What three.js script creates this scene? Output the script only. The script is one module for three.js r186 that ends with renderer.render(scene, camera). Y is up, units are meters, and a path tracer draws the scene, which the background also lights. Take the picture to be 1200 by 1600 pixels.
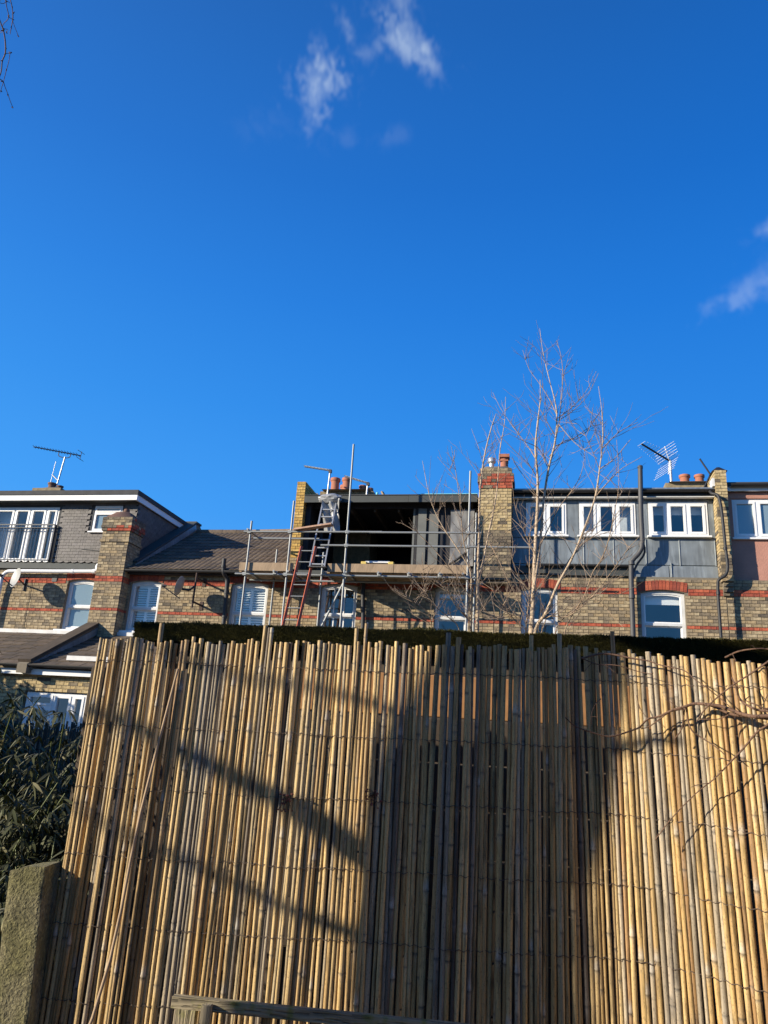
import * as THREE from 'three';
import { mergeGeometries } from 'three/addons/utils/BufferGeometryUtils.js';
import { RoundedBoxGeometry } from 'three/addons/geometries/RoundedBoxGeometry.js';

// ---------- camera, sky, sun, exposure ----------
const R = (d) => d * Math.PI / 180;
const scene = new THREE.Scene();
const camera = new THREE.PerspectiveCamera(67.28, 0.75, 0.05, 900);
camera.position.set(0, 1.6, 0);
camera.rotation.set(R(17.2), R(12.0), R(3.55), 'YXZ');
const renderer = new THREE.WebGLRenderer({ antialias: true });
renderer.toneMapping = THREE.LinearToneMapping;
renderer.toneMappingExposure = 1.65;
renderer.shadowMap.enabled = true;
const SUN_AZ = R(58), SUN_EL = R(18.5);          // azimuth to the left of the houses' normal, behind the camera
const sunDir = new THREE.Vector3(-Math.sin(SUN_AZ) * Math.cos(SUN_EL), Math.sin(SUN_EL), Math.cos(SUN_AZ) * Math.cos(SUN_EL));
const sun = new THREE.DirectionalLight(new THREE.Color(1, 0.89, 0.71), 5.0);
sun.position.copy(sunDir).multiplyScalar(60);
sun.castShadow = true;
sun.shadow.mapSize.set(4096, 4096);
Object.assign(sun.shadow.camera, { left: -30, right: 30, top: 25, bottom: -25, near: 1, far: 150 });
scene.add(sun, sun.target);

// ---------- noise ----------
function mulberry(a) { return () => { a |= 0; a = a + 0x6D2B79F5 | 0; let t = Math.imul(a ^ a >>> 15, 1 | a); t = t + Math.imul(t ^ t >>> 7, 61 | t) ^ t; return ((t ^ t >>> 14) >>> 0) / 4294967296; }; }
const rnd = mulberry(20240117);
const rr = (a, b) => a + (b - a) * rnd();
const pick = (a) => a[Math.floor(rnd() * a.length)];
const hash = (x, y, s) => { let h = Math.imul(x, 374761393) + Math.imul(y, 668265263) + Math.imul(s, 2147483647 ^ 0x5bd1e995) | 0; h = Math.imul(h ^ h >>> 13, 1274126177); return ((h ^ h >>> 16) >>> 0) / 4294967296; };
const sm = (t) => t * t * (3 - 2 * t), lerp = (a, b, t) => a + (b - a) * t, clamp = (x, a = 0, b = 1) => Math.min(b, Math.max(a, x));
function vnoise(x, y, px = 1e6, py = px, s = 1) {
  const x0 = Math.floor(x), y0 = Math.floor(y), fx = sm(x - x0), fy = sm(y - y0), w = (i, p) => ((i % p) + p) % p;
  const a = hash(w(x0, px), w(y0, py), s), b = hash(w(x0 + 1, px), w(y0, py), s), c = hash(w(x0, px), w(y0 + 1, py), s), d = hash(w(x0 + 1, px), w(y0 + 1, py), s);
  return lerp(lerp(a, b, fx), lerp(c, d, fx), fy);
}
function fbm(x, y, px, py, o = 4, s = 1) { let v = 0, a = 0.5, n = 0; for (let i = 0; i < o; i++) { v += a * vnoise(x, y, px, py, s + i); n += a; a *= 0.5; x *= 2; y *= 2; px *= 2; py *= 2; } return v / n; }

// ---------- sky: clear winter blue with a few wisps ----------
{
  const W = 2048, Hh = 1024, data = new Float32Array(W * Hh * 4);
  const stops = [[-90, .16, .17, .18], [-2, .20, .26, .36], [0, .24, .50, .90], [8, .10, .43, .98], [16, .050, .355, .95], [24, .028, .285, .86], [32, .016, .222, .76], [40, .010, .170, .63], [50, .008, .130, .49], [65, .007, .10, .40], [90, .006, .085, .35]];
  const grad = (e) => { let i = 1; while (stops[i][0] < e && i < stops.length - 1) i++; const a = stops[i - 1], b = stops[i], t = clamp((e - a[0]) / (b[0] - a[0])); return [1, 2, 3].map((k) => lerp(a[k], b[k], t)); };
  const dirOf = (az, el) => new THREE.Vector3(Math.sin(R(az)) * Math.cos(R(el)), Math.sin(R(el)), -Math.cos(R(az)) * Math.cos(R(el)));
  // azimuth, elevation, width and height in degrees, strength, tilt
  const wisps = [[-20.8, 45.9, 1.9, 2.0, .95, 0], [-20.9, 44.2, .8, 1.5, .45, 8], [-13.0, 49.0, 2.6, 1.25, .95, -38], [-10.6, 47.8, 1.3, .7, .6, -45], [-18.4, 48.8, 1.5, .45, .4, -50], [-13.6, 50.9, .9, 1.5, .55, 24], [-15.8, 48.0, 1.8, .7, .3, 25], [-17.4, 42.8, .8, .7, .1, 0], [-13.2, 43.2, 1.5, .6, .1, 20], [-24.6, 42.6, 2.2, 1.2, .05, 10], [16.8, 32.2, 2.4, .9, .35, 15], [18.2, 31.3, 2.2, 1.0, .42, 5], [14.6, 31.0, 2.2, .7, .4, 10], [18.3, 35.4, 1.8, .6, .5, 25], [24, 33.5, 5, 2, .4, 8], [33, 40, 5, 2.2, .35, -10], [-62, 52, 4, 2.4, .35, 15], [120, 36, 8, 3, .4, 5], [165, 48, 6, 3, .35, -12], [-150, 55, 6, 2.5, .3, 20]]
    .map(([az, el, w, h, k, tl], i) => { const d = dirOf(az, el), e = dirOf(az + 90, 0), u = new THREE.Vector3().crossVectors(e, d).normalize(); return { d, e, u, w, h, k, c: Math.cos(R(tl)), s: Math.sin(R(tl)), i }; });
  const v = new THREE.Vector3();
  for (let j = 0; j < Hh; j++) {
    const el = (j + .5) / Hh * 180 - 90, cy = Math.cos(R(el)), sy = Math.sin(R(el)), g = grad(el);
    for (let i = 0; i < W; i++) {
      const th = ((i + .5) / W - .5) * 2 * Math.PI;
      v.set(Math.cos(th) * cy, sy, Math.sin(th) * cy);
      const cs = v.dot(sunDir), ang = Math.acos(clamp(cs, -1, 1));
      const glow = Math.exp(-ang / .16) * .6 + Math.exp(-ang / .5) * .10, side = 1 + .22 * cs;
      const K = 1 / 1.65;
      let r = g[0] * side + glow * .95 + (el > -3 ? .008 * Math.max(0, cs + .35) : 0), gg = g[1] * side + glow * .92, b = g[2] * (1 + .1 * cs) + glow * .8;
      r *= K; gg *= .955 * K; b *= .97 * K;
      if (el > 5) for (const w of wisps) {
        const f = v.dot(w.d); if (f < .94) continue;
        let a = v.dot(w.e) / f * 57.3, h = v.dot(w.u) / f * 57.3; const a2 = a * w.c + h * w.s, h2 = h * w.c - a * w.s;
        const q = ((a2 / w.w) ** 2 + (h2 / w.h) ** 2) * 1.25; if (q > 7) continue;
        const ra = a * .83 + h * .56, rh = h * .83 - a * .56, wx = fbm(ra * 1.3 + 31 * w.i, rh * 1.3, 1e6, 1e6, 4, 5) - .5, wy = fbm(ra * 1.3 + 7, rh * 1.3 + 31 * w.i, 1e6, 1e6, 4, 6) - .5, n = fbm(ra * 1.7 + wx * 3.4 + w.i * 17 + 40, rh * .8 + wy * 3.0 + 9, 1e6, 1e6, 6, 9);
        const m = clamp((Math.exp(-q * .7) * 1.3 + (n - .5) * 2.2 - .42)) * Math.exp(-q * .3), k = w.k * .38 * Math.pow(m, 1.3);
        r = lerp(r, .84 * K, k); gg = lerp(gg, .98 * K, k); b = lerp(b, 1.06 * K, k);
      }
      const o = (j * W + i) * 4; data[o] = r; data[o + 1] = gg; data[o + 2] = b; data[o + 3] = 1;
    }
  }
  const t = new THREE.DataTexture(data, W, Hh, THREE.RGBAFormat, THREE.FloatType);
  t.mapping = THREE.EquirectangularReflectionMapping; t.magFilter = THREE.LinearFilter; t.minFilter = THREE.LinearFilter; t.wrapS = THREE.RepeatWrapping; t.needsUpdate = true;
  scene.background = t; scene.environment = t;
}

// ---------- textures (grain, stains, wear) ----------
function tex(w, h, fn, srgb = true) {
  const d = new Uint8Array(w * h * 4);
  for (let y = 0; y < h; y++) for (let x = 0; x < w; x++) { const c = fn(x / w, y / h), o = (y * w + x) * 4, a = Array.isArray(c) ? c : [c, c, c]; for (let k = 0; k < 3; k++) d[o + k] = (srgb ? Math.pow(clamp(a[k]), 1 / 2.2) : clamp(a[k])) * 255; d[o + 3] = 255; }
  const t = new THREE.DataTexture(d, w, h); t.wrapS = t.wrapT = THREE.RepeatWrapping; t.magFilter = THREE.LinearFilter; t.minFilter = THREE.LinearMipmapLinearFilter; t.generateMipmaps = true;
  if (srgb) t.colorSpace = THREE.SRGBColorSpace; t.needsUpdate = true; return t;
}
const rep = (t, a, b = a) => { const c = t.clone(); c.repeat.set(a, b); c.needsUpdate = true; return c; };
const T = {};
T.grain = tex(256, 256, (u, v) => .72 + .28 * fbm(u * 8, v * 8, 8, 8, 5, 3) * (0.75 + .5 * fbm(u * 40, v * 40, 40, 40, 2, 7)) + .08 * (fbm(u * 3, v * 3, 3, 3, 3, 11) - .5));
T.bump = tex(256, 256, (u, v) => fbm(u * 16, v * 16, 16, 16, 5, 21), false);
T.brick = tex(256, 256, (u, v) => { const n = fbm(u * 10, v * 10, 10, 10, 5, 31), p = fbm(u * 44, v * 44, 44, 44, 2, 37); return clamp(.62 + .5 * n + (p > .68 ? -.22 : 0) + (fbm(u * 5, v * 5, 5, 5, 3, 41) - .5) * .4); });
T.cane = tex(256, 2048, (u, v) => { const s = fbm(u * 14, v * 10, 14, 10, 4, 51), l = fbm(u * 4, v * 5, 4, 5, 4, 53), sp = fbm(u * 22, v * 190, 22, 190, 2, 57); const st = fbm(u * 40, v * 14, 40, 14, 3, 58), bl = clamp((fbm(u * 5, v * 16, 5, 16, 5, 60) - .57) * 4.5), sl = fbm(u * 60, v * 5, 60, 5, 2, 62) > .78 ? .3 : 0, k = (.68 + .46 * s + .4 * (l - .5) - (sp > .71 ? .3 : 0) + .26 * (st - .5) - sl) * (1 - .5 * bl), gr = clamp((fbm(u * 3, v * 7, 3, 7, 4, 59) - .57) * 3.2); return [k * (1 - .2 * gr), k * (1 - .19 * gr), k * (1 - .1 * gr)]; });
T.wood = tex(256, 1024, (u, v) => { const w = fbm(u * 3, v * 2, 3, 2, 3, 61) * .3, s = fbm((u + w) * 26, v * 3, 26, 3, 4, 63); return .55 + .42 * s + .16 * (fbm(u * 60, v * 6, 60, 6, 2, 67) - .5); });
T.oldwood = tex(256, 1024, (u, v) => { const w = fbm(u * 3, v * 2, 3, 2, 3, 161) * .3, s = fbm((u + w) * 30, v * 4, 30, 4, 5, 163), cr = fbm(u * 50, v * 5, 50, 5, 3, 165), m = clamp((fbm(u * 6, v * 14, 6, 14, 5, 167) - .5) * 4); const k = clamp(.25 + .95 * s - (cr > .66 ? .3 : 0)); return [lerp(k, k * .72, m), lerp(k * .95, k * .8, m), lerp(k * .82, k * .34, m)]; });
T.lead = tex(512, 512, (u, v) => { const s = fbm(u * 22, v * 3, 22, 3, 4, 71), b = fbm(u * 5, v * 5, 5, 5, 5, 73); const k = .5 + .32 * b + .34 * (s - .5) + (fbm(u * 9, v * 2, 9, 2, 4, 79) > .62 ? .14 : 0); return [k * .98, k, k * 1.02]; });
T.concrete = tex(512, 512, (u, v) => { const b = fbm(u * 6, v * 6, 6, 6, 5, 81), p = fbm(u * 60, v * 60, 60, 60, 3, 83), m = clamp((fbm(u * 4, v * 4, 4, 4, 5, 87) - .42) * 2.6); const k = .5 + .4 * b + (p > .66 ? .32 : p < .33 ? -.24 : 0); return [lerp(k, k * .74, m), lerp(k * .97, k * .76, m), lerp(k * .78, k * .36, m)]; });
T.concreteB = tex(512, 512, (u, v) => { const p = fbm(u * 60, v * 60, 60, 60, 3, 83), q = fbm(u * 130, v * 130, 130, 130, 2, 89); return clamp(.3 * fbm(u * 9, v * 9, 9, 9, 4, 91) + .35 * sm(clamp((p - .35) * 2.2)) + .35 * q); }, false);
T.render = tex(256, 256, (u, v) => .8 + .24 * (fbm(u * 4, v * 4, 4, 4, 5, 95) - .4) + .1 * (fbm(u * 50, v * 50, 50, 50, 2, 97) - .5));
T.birch = tex(128, 512, (u, v) => { const l = fbm(u * 3, v * 40, 3, 40, 3, 101), b = fbm(u * 4, v * 5, 4, 5, 4, 103); const k = .62 + .4 * b; return l > .69 ? [k * .4, k * .34, k * .28] : [k, k * .92, k * .82]; });
T.frost = tex(256, 256, (u, v) => fbm(u * 26, v * 26, 26, 26, 3, 111), false);
T.felt = tex(256, 256, (u, v) => .6 + .5 * fbm(u * 12, v * 12, 12, 12, 5, 121));

const col = (c) => new THREE.Color().setRGB(c[0], c[1], c[2]);
const M = (c, rough, o = {}) => new THREE.MeshStandardMaterial({ color: col(c), roughness: rough, ...o });
const mt = {
  mortar: M([.20, .17, .125], .95, { map: rep(T.grain, 3) }),
  lowerWall: M([.30, .235, .14], .95, { map: rep(T.brick, 2) }),
  white: M([.74, .74, .73], .42),
  whiteOld: M([.70, .69, .66], .55, { map: T.grain }),
  whiteWood: M([.66, .66, .645], .5, { map: T.grain }),
  slate: M([.13, .117, .11], .62, { map: T.grain, vertexColors: true, bumpMap: T.bump, bumpScale: .003 }),
  tile: ['.118,.085,.058', '.10,.073,.05', '.135,.10,.068', '.085,.064,.047'].map((s) => M(s.split(',').map(Number), .9, { map: T.felt, bumpMap: T.bump, bumpScale: .004 })),
  felt: M([.055, .057, .06], .85, { map: T.felt }),
  lead: M([.27, .30, .315], .58, { map: T.lead, metalness: .15 }),
  zinc: M([.42, .45, .47], .42, { map: T.lead, metalness: .5 }),
  blackPipe: M([.02, .02, .022], .6),
  greyPipe: M([.055, .055, .058], .6),
  darkBoard: M([.055, .062, .06], .7, { map: T.grain }),
  membrane: M([.018, .018, .022], .8),
  roomPaint: M([.34, .32, .28], .95),
  sheath: M([.16, .165, .155], .85, { map: T.grain }),
  sheet: M([.20, .20, .20], .6, { map: T.grain }),
  steel: M([.30, .315, .315], .55, { metalness: .4, map: T.grain }),
  alu: M([.45, .46, .47], .42, { metalness: .5 }),
  redPaint: M([.50, .11, .05], .55, { map: T.grain }),
  board: M([.40, .285, .18], .85, { map: rep(T.wood, 1, 1) }),
  plank: M([.56, .34, .23], .8, { map: T.wood }),
  timber: M([.48, .235, .085], .75, { map: T.wood, bumpMap: T.wood, bumpScale: .002 }),
  oldTimber: M([.085, .062, .042], .9, { map: T.wood }),
  trellis: M([.40, .35, .26], .97, { map: rep(T.oldwood, 6, 3), bumpMap: rep(T.oldwood, 6, 3), bumpScale: .004 }),
  terracotta: M([.40, .15, .085], .8, { map: T.grain }),
  sootPot: M([.16, .085, .06], .85, { map: T.grain }),
  pink: M([.50, .25, .185], .92, { map: rep(T.render, .8) , bumpMap: rep(T.bump, 3), bumpScale: .004 }),
  dish: M([.36, .36, .34], .5, { map: T.grain }),
  darkMetal: M([.035, .035, .038], .5, { metalness: .4 }),
  rust: M([.07, .04, .03], .8, { map: T.grain }),
  railing: M([.05, .055, .065], .6),
  concrete: M([.26, .235, .165], .95, { map: rep(T.concrete, 2.3), bumpMap: rep(T.concreteB, 3.1), bumpScale: .003 }),
  cane: M([1, 1, 1], .6, { map: T.cane, vertexColors: true, bumpMap: T.cane, bumpScale: .0006 }),
  wire: M([.085, .06, .045], .7),
  vine: M([.17, .105, .075], .85, { map: rep(T.birch, 1, 6), bumpMap: T.bump, bumpScale: .001 }),
  redBrown: M([.16, .05, .035], .9),
  paleTwig: M([.42, .30, .19], .8, { map: T.grain }),
  birch: M([.52, .43, .325], .75, { map: T.birch }),
  birchBranch: M([.36, .275, .195], .75, { map: rep(T.birch, 1, 2) }),
  twig: M([.26, .19, .135], .8),
  bark: M([.16, .125, .085], .95, { map: rep(T.wood, 3, 1), bumpMap: rep(T.wood, 3, 1), bumpScale: .015 }),
  mossBase: M([.022, .023, .009], 1, { map: T.felt }),
  moss: M([1, 1, 1], 1),
  paving: M([.15, .115, .07], .95, { map: rep(T.felt, 2) }),
  soil: M([.11, .095, .05], 1, { map: rep(T.felt, .6) }),
  leaf: new THREE.MeshPhysicalMaterial({ color: col([1, 1, 1]), roughness: .75, transmission: .3, thickness: 0, side: THREE.DoubleSide }),
  culm: M([.12, .15, .05], .5),
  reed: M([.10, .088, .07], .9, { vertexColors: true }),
  glass: new THREE.MeshPhysicalMaterial({ color: col([.93, .96, .97]), roughness: .012, transmission: 1, thickness: 0, ior: 2.05 }),
  frosted: new THREE.MeshPhysicalMaterial({ color: col([.20, .275, .31]), roughness: .1, transmission: .1, thickness: 0, ior: 2.0, bumpMap: rep(T.frost, 4), bumpScale: .0012 }),
  blind: M([.72, .72, .70], .8),
  shutter: M([.80, .81, .80], .5),
  curtain: M([.60, .62, .62], .9, { map: T.grain }),
  cyan: M([.16, .52, .62], .6),
  yellow: M([.62, .46, .12], .5),
  plastic: new THREE.MeshPhysicalMaterial({ color: col([.34, .345, .35]), roughness: .35, transmission: .25, thickness: 0, side: THREE.DoubleSide }),
};
const pal = (a) => a.map((c) => ({ c, m: M(c, .95, { map: T.brick, bumpMap: T.bump, bumpScale: .003 }) }));
const STOCK = pal([[.375, .29, .175], [.345, .265, .16], [.305, .235, .145], [.43, .345, .215], [.255, .20, .13], [.37, .275, .155], [.325, .245, .14], [.215, .17, .115], [.41, .32, .195]]);
const RED = pal([[.43, .095, .048], [.36, .075, .04], [.48, .12, .06], [.31, .07, .042]]);
const SOOT = pal([[.15, .12, .085], [.18, .145, .10], [.12, .098, .072], [.23, .185, .12]]);
const NEWY = pal([[.52, .395, .205], [.48, .355, .17], [.55, .43, .235], [.44, .335, .175]]);
const AMBER = pal([[.58, .37, .105], [.52, .32, .085], [.63, .42, .14], [.45, .28, .08]]);
const brickMix = M([1, 1, 1], .95, { map: T.brick, vertexColors: true, bumpMap: T.bump, bumpScale: .003 });

// ---------- things and parts ----------
const roots = new WeakMap(), used = {};
function numbered(n) { const k = used[n] = (used[n] ?? -1) + 1; return k ? `${n}_${String(k).padStart(3, '0')}` : n; }
function thing(name, label, category, base = [0, 0, 0], group) {
  const g = new THREE.Group(); g.name = numbered(name); g.position.set(...base); g.userData = { label, category }; if (group) g.userData.group = group;
  roots.set(g, base); scene.add(g); return g;
}
// geometry comes in world metres and is moved into the thing's own frame
function part(parent, name, geo, m, o = {}) {
  const b = roots.get(parent); if (Array.isArray(geo)) geo = mergeGeometries(geo.map((g) => g.index ? g.toNonIndexed() : g));
  geo.translate(-b[0], -b[1], -b[2]);
  const x = new THREE.Mesh(geo, m); x.name = name; x.castShadow = x.receiveShadow = true; if (o.label) x.userData.label = o.label; if (o.kind) x.userData.kind = o.kind;
  parent.add(x); roots.set(x, b); return x;
}
function single(name, label, category, base, geo, m, group) {
  if (Array.isArray(geo)) geo = mergeGeometries(geo.map((g) => g.index ? g.toNonIndexed() : g));
  geo.translate(-base[0], -base[1], -base[2]);
  const x = new THREE.Mesh(geo, m); x.name = numbered(name); x.position.set(...base); x.castShadow = x.receiveShadow = true; x.userData = { label, category }; if (group) x.userData.group = group; scene.add(x); return x;
}
function uvm(g, ou = 0, ov = 0) {      // uv in metres from the face a point lies on
  const p = g.attributes.position, n = g.attributes.normal, u = g.attributes.uv;
  for (let i = 0; i < p.count; i++) { const ax = Math.abs(n.getX(i)), ay = Math.abs(n.getY(i)), az = Math.abs(n.getZ(i)); if (ay > ax && ay > az) u.setXY(i, p.getX(i) + ou, p.getZ(i) + ov); else if (ax > az) u.setXY(i, p.getZ(i) + ou, p.getY(i) + ov); else u.setXY(i, p.getX(i) + ou, p.getY(i) + ov); }
  return g;
}
const box = (x0, x1, y0, y1, z0, z1) => uvm(new THREE.BoxGeometry(x1 - x0, y1 - y0, Math.abs(z1 - z0)).translate((x0 + x1) / 2, (y0 + y1) / 2, (z0 + z1) / 2));
const rbox = (x0, x1, y0, y1, z0, z1, r = .005) => uvm(new RoundedBoxGeometry(x1 - x0, y1 - y0, Math.abs(z1 - z0), 2, r).translate((x0 + x1) / 2, (y0 + y1) / 2, (z0 + z1) / 2));
const V3 = (a) => new THREE.Vector3(...a);
function rod(a, b, r, r2 = r, seg = 10) {
  const A = V3(a), B = V3(b), d = B.clone().sub(A), g = new THREE.CylinderGeometry(r2, r, d.length(), seg, 1); g.translate(0, d.length() / 2, 0);
  g.applyQuaternion(new THREE.Quaternion().setFromUnitVectors(new THREE.Vector3(0, 1, 0), d.normalize())); return g.translate(...a);
}
function beam(a, b, w, h) {            // rectangular bar from a to b, w across and h in the upward sense
  const A = V3(a), B = V3(b), d = B.clone().sub(A), L = d.length(), g = new THREE.BoxGeometry(w, h, L), m = new THREE.Matrix4().lookAt(B, A, new THREE.Vector3(0, 1, 0)); g.translate(0, 0, L / 2); uvm(g); g.applyMatrix4(m); return g.translate(...a);
}
function tube(pts, r0, r1, seg = 6, sub = 3, wob = 0) {
  const c = new THREE.CatmullRomCurve3(pts.map(V3), false, 'centripetal'), n = Math.max(2, (pts.length - 1) * sub), P = [], N = [], U = [], I = [];
  let up = new THREE.Vector3(.31, .2, .93), len = 0, prev = null;
  for (let i = 0; i <= n; i++) {
    const t = i / n, p = c.getPoint(t), d = c.getTangent(t), s = new THREE.Vector3().crossVectors(d, up).normalize(); up = new THREE.Vector3().crossVectors(s, d).normalize();
    if (prev) len += p.distanceTo(prev); prev = p; const r = lerp(r0, r1, Math.pow(t, .8)) * (1 + wob * (vnoise(len * 9, r0 * 1e4) - .5));
    for (let k = 0; k <= seg; k++) { const a = k / seg * 2 * Math.PI, q = s.clone().multiplyScalar(Math.cos(a)).addScaledVector(up, Math.sin(a)); P.push(p.x + q.x * r, p.y + q.y * r, p.z + q.z * r); N.push(q.x, q.y, q.z); U.push(k / seg, len); }
  }
  for (let i = 0; i < n; i++) for (let k = 0; k < seg; k++) { const a = i * (seg + 1) + k, b = a + seg + 1; I.push(a, b, a + 1, b, b + 1, a + 1); }
  const g = new THREE.BufferGeometry(); g.setAttribute('position', new THREE.Float32BufferAttribute(P, 3)); g.setAttribute('normal', new THREE.Float32BufferAttribute(N, 3)); g.setAttribute('uv', new THREE.Float32BufferAttribute(U, 2)); g.setIndex(I); return g;
}
const lathe = (prof, x, y, z, seg = 20) => new THREE.LatheGeometry(prof.map(([r, h]) => new THREE.Vector2(r, h)), seg).translate(x, y, z);
function tint(g, c) { const n = g.attributes.position.count, a = new Float32Array(n * 3); for (let i = 0; i < n; i++) a.set(c, i * 3); g.setAttribute('color', new THREE.BufferAttribute(a, 3)); return g; }
function slab(outer, holes, zBack, depth) {   // upright sheet with openings; outlines in x,y
  const s = new THREE.Shape(outer.map(([x, y]) => new THREE.Vector2(x, y))); for (const h of holes) s.holes.push(new THREE.Path(h.map(([x, y]) => new THREE.Vector2(x, y))));
  return uvm(new THREE.ExtrudeGeometry(s, { depth, bevelEnabled: false }).translate(0, 0, zBack));
}
const rect = (x0, x1, y0, y1) => [[x0, y0], [x1, y0], [x1, y1], [x0, y1]];
function archRect(x0, x1, y0, y1, rise) { const p = [[x0, y0], [x1, y0]]; for (let i = 0; i <= 8; i++) { const t = i / 8; p.push([lerp(x1, x0, t), y1 - rise + rise * (1 - (2 * t - 1) ** 2)]); } return p; }
function room(x0, x1, y0, y1, z0, z1) { const g = box(x0, x1, y0, y1, z0, z1), i = Array.from(g.index.array); i.splice(24, 6); g.setIndex(i); return g; }

// ---------- ground ----------
{
  const g = new THREE.Mesh(new THREE.PlaneGeometry(400, 400, 1, 1).rotateX(-Math.PI / 2), mt.soil); uvm(g.geometry); g.name = 'ground'; g.userData = { kind: 'structure', label: 'bare earth of the back gardens' }; g.receiveShadow = true; scene.add(g);
}

// ---------- brickwork ----------
const CH = .075, Y0 = 4.575;
const brickGeo = new Map();
function brickShape(w, h, side) { const k = `${Math.round(w * 200)}|${Math.round(h * 200)}|${side ? 1 : 0}`; if (!brickGeo.has(k)) { const a = side ? .05 : w, d = side ? w : .05; const g = new THREE.BoxGeometry(a, h, d); uvm(g); brickGeo.set(k, g); } return brickGeo.get(k); }
// one face of brickwork in Flemish bond: along x at depth z, or (side) along z at x
function lay(out, { a0, a1, y0, y1, at, side = false, open = () => [], tone }) {
  const k0 = Math.round((y0 - Y0) / CH), k1 = Math.round((y1 - Y0) / CH);
  for (let k = k0; k < k1; k++) {
    const y = Y0 + k * CH, cuts = open(y + CH / 2).slice().sort((p, q) => p[0] - q[0]); let c = a0; const runs = [];
    for (const [p, q] of cuts) { if (p > c) runs.push([c, Math.min(p, a1)]); c = Math.max(c, q); } if (c < a1) runs.push([c, a1]);
    for (const [p, q] of runs) {
      let x = p, i = ((k % 2) + 2) % 2, first = true;
      while (x < q - .03) {
        let w = i % 2 ? .1125 : .225; if (first && ((k % 2) + 2) % 2) w = .1125; if (first && k % 4 === 0) w = .169; first = false; if (q - (x + w) < .05) w = q - x;
        const ww = w - .011, t = tone(x + w / 2, y, k), cc = x + w / 2 + rr(-.0015, .0015);
        out.push({ a: cc, y: y + CH / 2 - .004 + rr(-.001, .001), w: ww, h: .064, side, at: at + rr(-.003, .003), t });
        x += w; i++;
      }
    }
  }
}
function emitBricks(parent, list, quota, name = 'brick') {
  const b = roots.get(parent), rest = [];
  list.forEach((q, n) => {
    const g = brickShape(q.w, q.h, q.side), off = .025, x = q.side ? q.at - off : q.a, z = q.side ? q.a : q.at - off;
    if (n < quota) { const m = new THREE.Mesh(g, q.t.m); m.name = name; m.position.set(x - b[0], q.y - b[1], z - b[2]); m.rotation.z = rr(-.006, .006); m.castShadow = m.receiveShadow = true; parent.add(m); }
    else rest.push(tint(g.clone().toNonIndexed().translate(x, q.y, z), q.t.c));
  });
  if (rest.length) part(parent, 'brickwork', rest, brickMix, { kind: 'stuff' });
  return Math.max(0, quota - list.length);
}
const stockTone = (x, y, k) => { if (k === 0 || k === 10 || k === 11) return pick(RED); const n = vnoise(x * .9, y * 1.3, 1e6, 1e6, 77); return rnd() < .03 + .35 * clamp(n - .6) ? pick(SOOT) : pick(STOCK); };

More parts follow.
